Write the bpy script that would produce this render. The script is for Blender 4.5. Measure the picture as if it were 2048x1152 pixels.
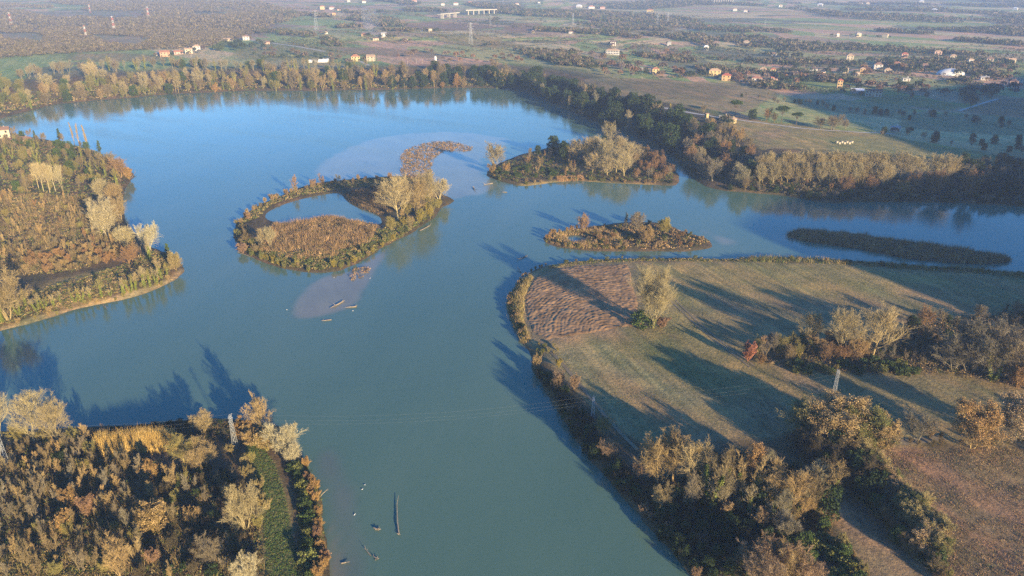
# River bend with wooded islands seen from the air on a low winter sun.
import bpy, math, random
import numpy as np
from mathutils import Vector, Matrix

for o in list(bpy.data.objects):
    bpy.data.objects.remove(o, do_unlink=True)
SC = bpy.context.scene
COL = SC.collection
R = math.radians

# ------------------------------------------------------------------ camera
CAM_H, PITCH, FPX = 120.0, R(23.3), 1462.0
cam_d = bpy.data.cameras.new('camera')
cam_d.sensor_width = 36.0
cam_d.lens = 36.0 * FPX / 2048.0
cam_d.clip_start = 1.0
cam_d.clip_end = 30000.0
cam = bpy.data.objects.new('camera', cam_d)
cam.location = (0, 0, CAM_H)
cam.rotation_euler = (R(90) - PITCH, 0, 0)
COL.objects.link(cam)
SC.camera = cam

# ------------------------------------------------------------------ light
SUN_EL = R(12.5)
SUN_AZ = R(180 - 34)          # clockwise from +Y, the way the sun stands
world = bpy.data.worlds.new('World')
SC.world = world
world.use_nodes = True
wn = world.node_tree.nodes
wl = world.node_tree.links
bg = wn['Background']
sky = wn.new('ShaderNodeTexSky')
sky.sky_type = 'NISHITA'
sky.sun_disc = False
sky.sun_elevation = SUN_EL
sky.sun_rotation = SUN_AZ
sky.altitude = 100
sky.air_density = 1.0
sky.dust_density = 0.15
sky.ozone_density = 4.0
hs = wn.new('ShaderNodeHueSaturation')      # clear dry winter air: a deeper blue all over
hs.inputs['Saturation'].default_value = 1.22
hs.inputs['Hue'].default_value = 0.51
wl.new(sky.outputs[0], hs.inputs['Color'])
wl.new(hs.outputs[0], bg.inputs[0])
bg.inputs[1].default_value = 0.13

sun_d = bpy.data.lights.new('sun', 'SUN')
sun_d.energy = 5.0
sun_d.angle = R(0.53)
sun_d.color = (1.0, 0.78, 0.46)
sun = bpy.data.objects.new('sun', sun_d)
sd_ = Vector((math.sin(SUN_AZ) * math.cos(SUN_EL), math.cos(SUN_AZ) * math.cos(SUN_EL), math.sin(SUN_EL)))
sun.rotation_euler = sd_.to_track_quat('Z', 'Y').to_euler()
sun.location = (300, -450, 400)
COL.objects.link(sun)

HAZE_D, HAZE_C, HAZE_G = 1.6e-4, (.47, .64, 1.0), .0      # air: see the haze box at the end
SC.view_settings.view_transform = 'Standard'
SC.view_settings.look = 'None'
SC.view_settings.exposure = 1.47
SC.view_settings.gamma = 1.0
SC.view_settings.use_curve_mapping = False
SC.render.engine = 'CYCLES'
SC.cycles.use_denoising = False
SC.cycles.max_bounces = 5
SC.cycles.diffuse_bounces = 2
SC.cycles.glossy_bounces = 2
SC.cycles.transparent_max_bounces = 8
SC.cycles.volume_bounces = 0
SC.cycles.caustics_reflective = False
SC.cycles.caustics_refractive = False

# ------------------------------------------------------------------ helpers
rng = np.random.default_rng(7)
rnd = random.Random(7)
cP, sP = math.cos(PITCH), math.sin(PITCH)


def ray(px, py):
    """Direction(s) through a point of the picture (2048 x 1152)."""
    x = (np.asarray(px, float) - 1024.0) / FPX
    y = -(np.asarray(py, float) - 576.0) / FPX
    return x, cP + y * sP, -sP + y * cP


def flat(px, py, z=0.0):
    """The place on the level z that shows at a picture point."""
    dx, dy, dz = ray(px, py)
    t = (CAM_H - z) / -dz
    return dx * t, dy * t


def vnoise(x, y, wl, seed=0):
    """Smooth value noise in -1..1, wavelength wl metres."""
    r = np.random.default_rng(1000 + seed)
    T = r.random((257, 257)).astype(np.float32) * 2 - 1
    u, v = np.asarray(x) / wl + 57.3, np.asarray(y) / wl + 31.7
    iu, iv = np.floor(u).astype(int), np.floor(v).astype(int)
    fu, fv = u - iu, v - iv
    fu, fv = fu * fu * (3 - 2 * fu), fv * fv * (3 - 2 * fv)
    a, b = iu % 256, iv % 256
    return ((T[a, b] * (1 - fu) + T[a + 1, b] * fu) * (1 - fv) + (T[a, b + 1] * (1 - fu) + T[a + 1, b + 1] * fu) * fv)


def sstep(a, b, x):
    t = np.clip((x - a) / (b - a), 0, 1)
    return t * t * (3 - 2 * t)


def inside(px, py, poly):
    """Even-odd test, arrays of points against one polygon."""
    px, py = np.asarray(px), np.asarray(py)
    c = np.zeros(px.shape, bool)
    n = len(poly)
    for i in range(n):
        x0, y0 = poly[i]
        x1, y1 = poly[(i + 1) % n]
        if y0 == y1:
            continue
        k = ((y0 > py) != (y1 > py)) & (px < (x1 - x0) * (py - y0) / (y1 - y0) + x0)
        c ^= k
    return c


def sdist(px, py, poly):
    """Signed distance, positive inside."""
    d = np.full(np.shape(px), 1e12, np.float32)
    n = len(poly)
    for i in range(n):
        x0, y0 = poly[i]
        x1, y1 = poly[(i + 1) % n]
        ex, ey = x1 - x0, y1 - y0
        L = ex * ex + ey * ey + 1e-9
        t = np.clip(((px - x0) * ex + (py - y0) * ey) / L, 0, 1)
        qx, qy = px - x0 - t * ex, py - y0 - t * ey
        d = np.minimum(d, qx * qx + qy * qy)
    d = np.sqrt(d)
    return np.where(inside(px, py, poly), d, -d)


def world_poly(pts, z=0.0):
    """Picture points (or ('w', x, y) world points) to ground points, corners rounded once."""
    out = []
    for p in pts:
        if p[0] == 'w':
            out.append((p[1], p[2]))
        else:
            x, y = flat(p[0], p[1], z)
            out.append((float(x), float(y)))
    return out


def chaikin(p, n=1):
    for _ in range(n):
        q = []
        for i in range(len(p)):
            a, b = p[i], p[(i + 1) % len(p)]
            q.append((a[0] * .75 + b[0] * .25, a[1] * .75 + b[1] * .25))
            q.append((a[0] * .25 + b[0] * .75, a[1] * .25 + b[1] * .75))
        p = q
    return p


# ------------------------------------------------------------------ land
MAIN = world_poly([('w', -5200, 300), (-900, 300), (-300, 262), (0, 238), (25, 230), (60, 222), (100, 210), (165, 203), (200, 199), (270, 195),
                   (330, 188), (400, 186), (480, 181), (560, 181), (640, 182), (700, 180), (760, 180), (830, 177), (900, 175), (960, 175),
                   (1020, 178), (1060, 188), (1100, 205), (1140, 225), (1175, 238), (1200, 250), (1240, 262), (1300, 290), (1345, 315), (1378, 348), (1405, 370),
                   (1440, 380), (1500, 385), (1560, 390), (1600, 396), (1650, 408), (1720, 406), (1790, 402), (1850, 405), (1900, 406),
                   (1960, 408), (2048, 412), (2300, 425), (2700, 440), ('w', 5200, 260), ('w', 5200, 9500), ('w', -5200, 9500)])
LEFT = world_poly([('w', -5200, 200), ('w', -1200, 560), (-300, 255), (0, 262), (60, 274), (130, 287), (190, 302), (230, 324), (255, 338), (268, 350), (262, 362), (252, 374), (245, 390),
                   (247, 405), (250, 420), (254, 440), (262, 458), (280, 482), (310, 499), (345, 511), (366, 526), (372, 540), (360, 555),
                   (340, 565), (300, 583), (255, 598), (200, 608), (150, 618), (100, 632), (50, 648), (0, 663), (-200, 720), ('w', -420, 170), ('w', -5200, 100)])
ISLE1 = world_poly([(470, 455), (468, 470), (478, 490), (475, 503), (500, 512), (520, 522), (560, 535), (600, 543), (640, 546), (680, 543),
                    (700, 535), (730, 520), (760, 500), (800, 480), (830, 465), (850, 450), (870, 435), (880, 417), (912, 404), (905, 396),
                    (885, 388), (875, 374), (850, 358), (800, 352), (760, 354), (700, 358), (640, 365), (600, 375), (560, 390), (530, 405),
                    (500, 420), (480, 440)])
POND = world_poly([(525, 434), (545, 417), (590, 401), (640, 390), (680, 384), (692, 402), (718, 418), (745, 424), (763, 436), (764, 450),
                   (740, 447), (715, 444), (690, 441), (660, 433), (630, 440), (590, 447), (550, 446)])
POND3 = world_poly([(1128, 474), (1145, 470), (1165, 472), (1175, 479), (1160, 486), (1138, 484)])
ISLE2 = world_poly([(970, 347), (985, 358), (1010, 366), (1040, 373), (1080, 368), (1120, 362), (1170, 362), (1220, 366), (1290, 368),
                    (1330, 372), (1358, 371), (1356, 350), (1335, 325), (1305, 304), (1275, 287), (1235, 276), (1170, 287), (1100, 296), (1050, 306), (1000, 325)])
ISLE3 = world_poly([(1085, 480), (1100, 468), (1130, 460), (1180, 452), (1240, 446), (1300, 444), (1345, 453), (1360, 463), (1400, 471),
                    (1430, 487), (1425, 497), (1380, 502), (1300, 503), (1240, 504), (1180, 503), (1130, 496), (1100, 490)])
ISLE4 = world_poly([(1570, 471), (1590, 465), (1650, 467), (1720, 474), (1800, 487), (1880, 498), (1950, 507), (2020, 518), (2022, 525),
                    (1970, 529), (1900, 527), (1820, 519), (1740, 503), (1660, 489), (1600, 481)])
PENIN = world_poly([('w', 900, 330), (2300, 575), (2048, 548), (1980, 545), (1900, 540), (1800, 532), (1700, 523), (1600, 518), (1500, 518), (1400, 517),
                    (1300, 517), (1200, 519), (1140, 523), (1090, 531), (1055, 546), (1035, 566), (1018, 590), (1012, 612), (1020, 642),
                    (1035, 672), (1050, 697), (1062, 712), (1066, 737), (1080, 765), (1095, 790), (1112, 818), (1140, 855), (1166, 893),
                    (1195, 932), (1222, 968), (1266, 1015), (1306, 1062), (1350, 1112), (1382, 1160), (1430, 1240), (1500, 1400), ('w', 45, -200),
                    ('w', 60, -700), ('w', 5200, -700), ('w', 5200, 200)])
SPIT = world_poly([('w', -900, 190), (-300, 862), (0, 862), (60, 860), (150, 860), (200, 856), (280, 849), (330, 844), (400, 839), (440, 841), (520, 846),
                   (570, 860), (598, 885), (613, 915), (626, 942), (637, 972), (643, 1000), (650, 1050), (652, 1100), (650, 1160),
                   (640, 1250), (600, 1450), ('w', -60, -200), ('w', -60, -700), ('w', -5200, -700), ('w', -5200, 0)])
LANDS = [(MAIN, 2.0), (LEFT, 2.2), (ISLE1, 0.8), (ISLE2, 1.2), (ISLE3, 0.7), (ISLE4, 0.5), (PENIN, 2.4), (SPIT, 2.2)]
LANDS = [(chaikin(p, 1), h) for p, h in LANDS]
PONDS = [chaikin(POND, 2), chaikin(POND3, 2)]


def axis(lo, hi, step, far_lo, far_hi, grow, cap):
    v = list(np.arange(lo, hi + step * .5, step))
    s, x = step, v[-1]
    while x < far_hi:
        s = min(s * grow, cap)
        x += s
        v.append(x)
    s, x, w = step, v[0], []
    while x > far_lo:
        s = min(s * grow, cap)
        x -= s
        w.append(x)
    return np.array(w[::-1] + v)


GX = axis(-230, 250, 1.9, -5000, 5000, 1.032, 70)
GY = axis(95, 600, 1.9, -650, 9300, 1.035, 70)
XX, YY = np.meshgrid(GX, GY, indexing='ij')
XX, YY = XX.astype(np.float32), YY.astype(np.float32)


def hill_behind(x, y):
    """Unseen ridge out of the picture, its crest shaped to keep the low sun off the right side."""
    cx, cy = math.cos(R(34)), math.sin(R(34))
    c = cx * x + cy * y
    s = -cy * x + cx * y
    s_end = np.interp(c, [200, 260, 330, 434, 480, 520, 580, 620, 655, 700, 740, 800, 900, 1500], [180, 205, 230, 252, 228, 270, 385, 465, 498, 490, 470, 440, 430, 440])  # crest of the unseen ridge follows where its shadow should end
    h = 0.2217 * (s_end + 230)
    return h * sstep(245, 300, c) * (1 - sstep(1500, 2200, c)) * np.exp(-((s + 230) / 78.0) ** 2)


def terrain(x, y):
    near = (np.abs(x) < 1600) & (y < 1300)
    z = np.full(x.shape, -9e3, np.float32)
    jit = vnoise(x, y, 5, 1) * 0.5 + vnoise(x, y, 17, 2) * 1.1
    xn, yn = x[near], y[near]
    best = np.full(xn.shape, -1e4, np.float32)
    zz = np.full(xn.shape, -3.0, np.float32)
    sd_main = np.full(x.shape, 900.0, np.float32)
    for k, (poly, hb) in enumerate(LANDS):
        s = sdist(xn, yn, poly) + jit[near]
        if k == 2:
            for pd in PONDS[:1]:
                s = np.minimum(s, -sdist(xn, yn, pd))
        if k == 4:
            s = np.minimum(s, -sdist(xn, yn, PONDS[1]))
        if k == 0:
            sd_main[near] = s
        land = 0.25 + hb * (1 - np.exp(-np.maximum(s, 0) / (4.0 if hb > 1 else 6.0)))
        zk = np.where(s > 0, np.minimum(land, 0.5 * s), np.maximum(-3.0, 0.35 * s))
        zz = np.maximum(zz, zk)
        best = np.maximum(best, s)
    z[near] = zz
    z[~near] = 2.3
    # the bluff of the far bank and the country behind it
    B = 13.0 - 9.5 * sstep(60, 330, x)
    z = z + np.where(sd_main > 0, B * sstep(6, 75, sd_main), 0)
    roll = sstep(250, 900, sd_main) * (y > 500)
    z = z + roll * (5.0 * vnoise(x, y, 420, 5) + 2.5 * vnoise(x, y, 170, 6))
    z = z + roll * sstep(1500, 5000, y) * (30 + 40 * sstep(500, -2500, x) + 16 * vnoise(x, y, 900, 8))
    z = z + hill_behind(x, y)
    z = z + np.where(z > 0.5, 0.16 * vnoise(x, y, 6, 9) + 0.22 * vnoise(x, y, 23, 10), 0)
    sdl = np.full(x.shape, 500.0, np.float32)
    sdl[near] = best
    return z, sdl, sd_main


ZZ, SDL, SDM = terrain(XX, YY)


def hgt(x, y):
    """Ground height at world points (bilinear on the terrain grid)."""
    x, y = np.asarray(x, float), np.asarray(y, float)
    i = np.clip(np.searchsorted(GX, x) - 1, 0, len(GX) - 2)
    j = np.clip(np.searchsorted(GY, y) - 1, 0, len(GY) - 2)
    u = np.clip((x - GX[i]) / (GX[i + 1] - GX[i]), 0, 1)
    v = np.clip((y - GY[j]) / (GY[j + 1] - GY[j]), 0, 1)
    return (ZZ[i, j] * (1 - u) + ZZ[i + 1, j] * u) * (1 - v) + (ZZ[i, j + 1] * (1 - u) + ZZ[i + 1, j + 1] * u) * v


def at(px, py):
    """Ground point (x, y, z) that shows at a picture point."""
    px, py = np.asarray(px, float), np.asarray(py, float)
    dx, dy, dz = ray(px, py)
    z = np.zeros(np.shape(px))
    for _ in range(24):
        t = (CAM_H - z) / np.minimum(dz, -1e-3) * -1
        x, y = dx * t, dy * t
        z = z * .4 + .6 * np.maximum(hgt(x, y), 0)
    return x, y, z


def at1(px, py):
    x, y, z = at(px, py)
    return float(x), float(y), float(z)


def gpoly(pts):
    """Picture polygon laid on the ground."""
    return [at1(*p)[:2] for p in pts]


def tall(px, py, top):
    """Height in metres of an upright thing with its foot at (px, py) and its top at picture row top."""
    x, y, z = at1(px, py)
    k = (576 - top) / FPX
    # solve projected row for height
    dep = lambda h: ((z + h - CAM_H) * cP + y * sP) / (y * cP - (z + h - CAM_H) * sP)
    lo, hi = 0.0, 90.0
    for _ in range(40):
        m = (lo + hi) / 2
        if dep(m) < k:
            lo = m
        else:
            hi = m
    return (lo + hi) / 2

# ------------------------------------------------------------------ materials
class NT:
    """Small node-tree helper."""
    def __init__(self, name):
        self.m = bpy.data.materials.new(name)
        self.m.use_nodes = True
        self.t = self.m.node_tree
        self.b = self.t.nodes['Principled BSDF']
        self.b.inputs['Specular IOR Level'].default_value = 0.2

    def n(self, typ, **kw):
        nd = self.t.nodes.new(typ)
        for k, v in kw.items():
            if k.startswith('i_'):
                nd.inputs[k[2:].replace('_', ' ')].default_value = v
            else:
                setattr(nd, k, v)
        return nd

    def l(self, a, b):
        self.t.links.new(a, b)

    def mix(self, fac, a, b, mode='MIX'):
        nd = self.n('ShaderNodeMix', data_type='RGBA', blend_type=mode)
        for s, v in ((0, fac), (6, a), (7, b)):
            if hasattr(v, 'is_linked'):
                self.l(v, nd.inputs[s])
            else:
                nd.inputs[s].default_value = v if s == 0 or len(v) == 4 else tuple(v) + (1,)
        return nd.outputs[2]

    def noise(self, scale, detail=3, coord='Object', rough=.55, stretch=None):
        tc = self.n('ShaderNodeTexCoord')
        nz = self.n('ShaderNodeTexNoise')
        nz.inputs['Scale'].default_value = scale
        nz.inputs['Detail'].default_value = detail
        nz.inputs['Roughness'].default_value = rough
        if stretch:
            mp = self.n('ShaderNodeMapping', vector_type='TEXTURE')
            mp.inputs['Rotation'].default_value = (0, 0, stretch[0])
            mp.inputs['Scale'].default_value = (1 / stretch[1], 1 / stretch[2], 1)
            self.l(tc.outputs[coord], mp.inputs[0])
            self.l(mp.outputs[0], nz.inputs[0])
        else:
            self.l(tc.outputs[coord], nz.inputs[0])
        return nz

    def ramp(self, src, stops):
        r = self.n('ShaderNodeValToRGB')
        e = r.color_ramp.elements
        while len(e) < len(stops):
            e.new(0.5)
        for i, (p, c) in enumerate(stops):
            e[i].position = p
            e[i].color = tuple(c) + (1,) if len(c) == 3 else c
        self.l(src, r.inputs[0])
        return r.outputs[0]

    def bump(self, h, strength, dist):
        b = self.n('ShaderNodeBump')
        b.inputs['Strength'].default_value = strength
        b.inputs['Distance'].default_value = dist
        self.l(h, b.inputs['Height'])
        self.l(b.outputs[0], self.b.inputs['Normal'])


def m_plain(name, col, rough=.8, var=.25, scale=3.0, spec=.2, metal=0):
    t = NT(name)
    nz = t.noise(scale, 3)
    g = t.ramp(nz.outputs[0], [(0.3, (1 - var,) * 3), (0.7, (1 + var,) * 3)])
    t.l(t.mix(1.0, col, g, 'MULTIPLY'), t.b.inputs['Base Color'])
    t.b.inputs['Roughness'].default_value = rough
    t.b.inputs['Specular IOR Level'].default_value = spec
    t.b.inputs['Metallic'].default_value = metal
    return t.m


def m_tint(name, var=.3, scale=1.2, island=False, trans=0.0, mul=1.0, spec=.15):
    """Colour comes from the object's own colour, varied a little."""
    t = NT(name)
    oi = t.n('ShaderNodeObjectInfo')
    nz = t.noise(scale, 2)
    g = t.ramp(nz.outputs[0], [(0.3, (mul * (1 - var),) * 3), (0.7, (mul * (1 + var),) * 3)])
    c = t.mix(1.0, oi.outputs['Color'], g, 'MULTIPLY')
    if island:
        ge = t.n('ShaderNodeNewGeometry')
        g2 = t.ramp(ge.outputs['Random Per Island'], [(0, (.55, .55, .5)), (1, (1.45, 1.4, 1.4))])
        c = t.mix(1.0, c, g2, 'MULTIPLY')
    t.l(c, t.b.inputs['Base Color'])
    t.b.inputs['Roughness'].default_value = .85
    t.b.inputs['Specular IOR Level'].default_value = spec
    return t.m


def m_attr(name, var=.2, scale=.8, spec=.15):
    """Colour from the mesh's own point colours (one tone per plant)."""
    t = NT(name)
    a = t.n('ShaderNodeAttribute', attribute_name='Col')
    nz = t.noise(scale, 2)
    g = t.ramp(nz.outputs[0], [(0.3, (1 - var,) * 3), (0.7, (1 + var,) * 3)])
    t.l(t.mix(1.0, a.outputs['Color'], g, 'MULTIPLY'), t.b.inputs['Base Color'])
    t.b.inputs['Roughness'].default_value = .9
    t.b.inputs['Specular IOR Level'].default_value = spec
    return t.m


M = {}
M['twig'] = m_tint('twig', .25, .6)
M['bark'] = m_tint('bark', .35, 1.5)
M['leaf'] = m_tint('leaf', .35, .35, island=True)
M['plants'] = m_attr('plants')
M['ivy'] = m_tint('ivy', .3, .7, island=True)

# ground: point colours per parcel + relief, strips of far fields
t = NT('ground')
a = t.n('ShaderNodeAttribute', attribute_name='Col')
f = t.n('ShaderNodeAttribute', attribute_name='Far')
n1 = t.noise(.12, 5, 'Object', .65)
n2 = t.noise(1.1, 4, 'Object', .7)
n3 = t.noise(.55, 4, 'Object', .6, (R(-70), .05, 1.0))
n5 = t.noise(.08, 3, 'Object', .5, (R(-62), .16, 1.0))
g1 = t.ramp(n1.outputs[0], [(.28, (.60, .66, .62)), (.5, (1, .98, .96)), (.72, (1.42, 1.22, 1.02))])
g2 = t.ramp(n2.outputs[0], [(.25, (.6, .6, .62)), (.75, (1.4, 1.4, 1.36))])
g3 = t.ramp(n3.outputs[0], [(.3, (.70, .74, .76)), (.7, (1.30, 1.24, 1.14))])
g5 = t.ramp(n5.outputs[0], [(.35, (.78, .92, .80)), (.65, (1.2, 1.08, 1.0))])
# parcels: long cells, each its own crop colour
tc = t.n('ShaderNodeTexCoord')
mp = t.n('ShaderNodeMapping', vector_type='TEXTURE')
mp.inputs['Rotation'].default_value = (0, 0, R(-52))
mp.inputs['Scale'].default_value = (420.0, 85.0, 1)
t.l(tc.outputs['Object'], mp.inputs[0])
wz = t.noise(.004, 2)
wm = t.n('ShaderNodeMix', data_type='VECTOR')
wm.inputs[0].default_value = .12
t.l(mp.outputs[0], wm.inputs[4])
t.l(wz.outputs[1], wm.inputs[5])
vo = t.n('ShaderNodeTexVoronoi', feature='F1')
vo.inputs['Scale'].default_value = 1.0
vo.inputs['Randomness'].default_value = .8
t.l(wm.outputs[1], vo.inputs['Vector'])
sp = t.n('ShaderNodeSeparateColor')
t.l(vo.outputs['Color'], sp.inputs[0])
crop = t.ramp(sp.outputs[0], [(0, (0.221, 0.260, 0.098)), (.16, (0.325, 0.305, 0.137)), (.32, (0.468, 0.364, 0.208)), (.46, (0.169, 0.163, 0.098)), (.6, (0.468, 0.293, 0.195)),
                              (.74, (0.247, 0.293, 0.111)), (.88, (0.351, 0.247, 0.163)), (1, (0.500, 0.429, 0.260))])
crop_node = crop.node
crop_node.color_ramp.interpolation = 'CONSTANT'
c = t.mix(f.outputs['Fac'], a.outputs['Color'], crop)
for g in (g1, g2, g3, g5):
    c = t.mix(1.0, c, g, 'MULTIPLY')
t.l(c, t.b.inputs['Base Color'])
t.b.inputs['Roughness'].default_value = .95
t.b.inputs['Specular IOR Level'].default_value = .1
n4 = t.noise(.9, 5, 'Object', .75)
t.bump(n4.outputs[0], .9, .55)
M['ground'] = t.m

# turbid water: murky green body that takes shadows, sky mirrored on top
t = NT('water')
n1 = t.noise(.016, 5, 'Object', .62, (R(75), .3, 1.0))
c = t.ramp(n1.outputs[0], [(.3, (.072, .134, .094)), (.5, (.085, .148, .102)), (.7, (.106, .164, .108))])
sh = t.n('ShaderNodeAttribute', attribute_name='Shoal')
ns = t.noise(.09, 5, 'Object', .6, (R(30), 1, .35))
gs = t.ramp(ns.outputs[0], [(.3, (.85,) * 3), (.7, (1.15,) * 3)])
c = t.mix(sh.outputs['Alpha'], c, t.mix(1.0, sh.outputs['Color'], gs, 'MULTIPLY'))
t.l(c, t.b.inputs['Base Color'])
nr = t.noise(.022, 4, 'Object', .6, (R(-32), .25, 1.0))      # wind lanes
rr_ = t.ramp(nr.outputs[0], [(.36, (.03,) * 3), (.62, (.17,) * 3)])
t.l(rr_, t.b.inputs['Roughness'])
t.b.inputs['IOR'].default_value = 1.33
t.b.inputs['Specular IOR Level'].default_value = .5
n2 = t.noise(1.3, 3, 'Object', .5, (R(-20), .6, 1.2))
n3 = t.noise(.22, 2, 'Object', .5, (R(15), .6, 1.3))
ad = t.n('ShaderNodeMath', operation='ADD')
t.l(n2.outputs[0], ad.inputs[0])
t.l(n3.outputs[0], ad.inputs[1])
t.bump(ad.outputs[0], .06, .25)
M['water'] = t.m


M['plough'] = m_plain('ploughed_soil', (.26, .155, .075), .95, .4, .25)

# ------------------------------------------------------------------ building helpers
def link(o, parent=None):
    COL.objects.link(o)
    if parent is not None:
        o.parent = parent
    return o


def mesh_np(name, v, f, mat=None, smooth=False, col=None):
    """Mesh from numpy: v (n,3); f (m,k)."""
    me = bpy.data.meshes.new(name)
    v = np.asarray(v, np.float32)
    f = np.asarray(f, np.int32)
    me.vertices.add(len(v))
    me.vertices.foreach_set('co', v.ravel())
    k = f.shape[1]
    me.loops.add(f.size)
    me.loops.foreach_set('vertex_index', f.ravel())
    me.polygons.add(len(f))
    me.polygons.foreach_set('loop_start', np.arange(0, f.size, k, dtype=np.int32))
    if smooth:
        me.polygons.foreach_set('use_smooth', np.ones(len(f), bool))
    if col is not None:
        at_ = me.attributes.new('Col', 'FLOAT_COLOR', 'POINT')
        c4 = np.ones((len(v), 4), np.float32)
        c4[:, :3] = col
        at_.data.foreach_set('color', c4.ravel())
    me.update(calc_edges=True)
    if mat is not None:
        me.materials.append(mat)
    return me


def mesh_py(name, v, f, mat=None, smooth=False):
    me = bpy.data.meshes.new(name)
    me.from_pydata([tuple(p) for p in v], [], [tuple(q) for q in f])
    if smooth:
        for p in me.polygons:
            p.use_smooth = True
    me.update()
    if mat is not None:
        me.materials.append(mat)
    return me


def tag(o, label=None, cat=None, group=None, kind=None):
    for k, v in (('label', label), ('category', cat), ('group', group), ('kind', kind)):
        if v:
            o[k] = v
    return o


def structure(name, me, label=None):
    return tag(link(bpy.data.objects.new(name, me)), label, None, None, 'structure')


def grid_faces(nx, ny):
    i, j = np.meshgrid(np.arange(nx - 1), np.arange(ny - 1), indexing='ij')
    a = (i * ny + j).ravel()
    return np.stack([a, a + ny, a + ny + 1, a + 1], 1)


# ------------------------------------------------------------------ ground sheet with its parcels
PAL = dict(grass=(.215, .20, .09), olive=(.25, .188, .105), brown=(.27, .19, .12), red=(.27, .17, .105), tan=(.38, .29, .17),
           scrub=(.23, .185, .135), duff=(.11, .082, .052), green=(.16, .17, .075), mud=(.15, .125, .095), dark=(.05, .045, .03),
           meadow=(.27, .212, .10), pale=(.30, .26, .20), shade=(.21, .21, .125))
gx, gy = XX.ravel(), YY.ravel()
gcol = np.empty((gx.size, 3), np.float32)
gcol[:] = PAL['duff']
mainw = (SDM.ravel() > 70) & (gy > 420)
far = np.where(SDM.ravel() > 60, sstep(60, 130, SDM.ravel()), 0) * sstep(420, 560, gy)


def paint(name, pts, soft=2.0, px=True, amount=1.0, farv=0.0):
    """Lay a parcel's own soil or crop colour on the ground sheet."""
    poly = gpoly(pts) if px else pts
    P = np.array(poly)
    k = np.where((gx > P[:, 0].min() - 20) & (gx < P[:, 0].max() + 20) & (gy > P[:, 1].min() - 20) & (gy < P[:, 1].max() + 20))[0]
    s = sdist(gx[k], gy[k], poly) + vnoise(gx[k], gy[k], 9, 21) * soft * .8
    w = sstep(-soft, soft, s)[:, None] * amount
    gcol[k] = gcol[k] * (1 - w) + np.array(PAL[name] if isinstance(name, str) else name) * w
    far[k] = far[k] * (1 - w[:, 0]) + farv * w[:, 0]
    return poly


# peninsula fields
paint('olive', [(1040, 560), (1100, 532), (1400, 522), (1700, 528), (2048, 552), (2300, 590), (2300, 800), (2048, 880), (1800, 880), (1600, 870), (1290, 900), (1180, 800), (1070, 700), (1030, 640)])
paint('meadow', [(1270, 525), (1500, 522), (1720, 530), (1900, 560), (1700, 600), (1420, 600), (1340, 640), (1330, 560)], 6)
paint('brown', [(1360, 560), (1520, 600), (1700, 600), (1760, 640), (1500, 640), (1400, 600)], 7, amount=.5)
paint('green', [(1130, 700), (1330, 665), (1420, 690), (1560, 780), (1420, 780), (1280, 740), (1180, 740)], 7, amount=.65)
paint('meadow', [(1330, 660), (1390, 650), (1520, 730), (1640, 790), (1600, 830), (1480, 770), (1380, 710)], 5)
paint('tan', [(1140, 690), (1220, 690), (1330, 760), (1500, 840), (1480, 850), (1300, 780), (1180, 730)], 4, amount=.55)
paint('tan', [(1090, 700), (1130, 690), (1190, 760), (1300, 880), (1280, 890), (1170, 780)], 3, amount=.5)
paint('brown', [(1420, 830), (1560, 800), (1700, 850), (1560, 890), (1320, 900)], 9, amount=.6)
paint('red', [(1770, 905), (1830, 890), (1950, 895), (2060, 885), (2300, 900), (2600, 1200), (2200, 1400), (1930, 1300), (1890, 1152), (1870, 1080), (1820, 1000)], 2)
paint('olive', [(1900, 900), (2048, 900), (2048, 960), (1930, 985), (1890, 940)], 10, amount=.45)
paint('tan', [(1780, 880), (1800, 876), (1880, 870), (1895, 878), (1850, 888), (1780, 890)], 1)
paint('brown', [(1640, 1010), (1690, 1010), (1760, 1075), (1850, 1140), (1930, 1240), (1800, 1300), (1720, 1152), (1680, 1060)], 2)
paint('brown', [(1046, 598), (1060, 560), (1098, 537), (1150, 529), (1262, 524), (1272, 545), (1290, 645), (1225, 668), (1135, 684), (1085, 688), (1050, 660)], 3.5)
# reed fringe along the peninsula
paint('tan', [(1012, 610), (1035, 565), (1060, 548), (1068, 556), (1048, 600), (1050, 655), (1075, 690), (1050, 690), (1025, 640)], 1, amount=.8)
# spit
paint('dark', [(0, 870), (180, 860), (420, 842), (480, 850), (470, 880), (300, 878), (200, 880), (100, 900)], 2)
paint('green', [(495, 885), (520, 890), (548, 930), (566, 980), (577, 1050), (590, 1160), (535, 1160), (525, 1020), (515, 960), (495, 905)], 1.2)
paint('meadow', [(-60, 1115), (100, 1108), (220, 1118), (230, 1200), (-100, 1250)], 2)
paint('brown', [(440, 855), (480, 850), (520, 900), (500, 905), (470, 890)], 1, amount=.6)
# left land
paint('duff', [(0, 290), (200, 305), (260, 350), (240, 400), (250, 450), (200, 520), (0, 560)], 5)
paint('meadow', [(60, 600), (110, 560), (180, 545), (250, 535), (300, 560), (200, 590), (100, 620)], 3, amount=.8)
paint('tan', [(0, 655), (100, 625), (200, 602), (300, 577), (352, 552), (368, 535), (373, 541), (340, 566), (255, 600), (150, 620), (0, 666)], 1.0, amount=.7)
paint('meadow', [(140, 440), (190, 450), (200, 470), (150, 475), (100, 470)], 2, amount=.7)
# islands
paint('mud', [(550, 447), (760, 452), (740, 480), (690, 500), (560, 505), (510, 480)], 3, amount=.8)
paint('meadow', [(1040, 370), (1120, 360), (1220, 363), (1320, 370), (1300, 376), (1100, 376)], 2)
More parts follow.
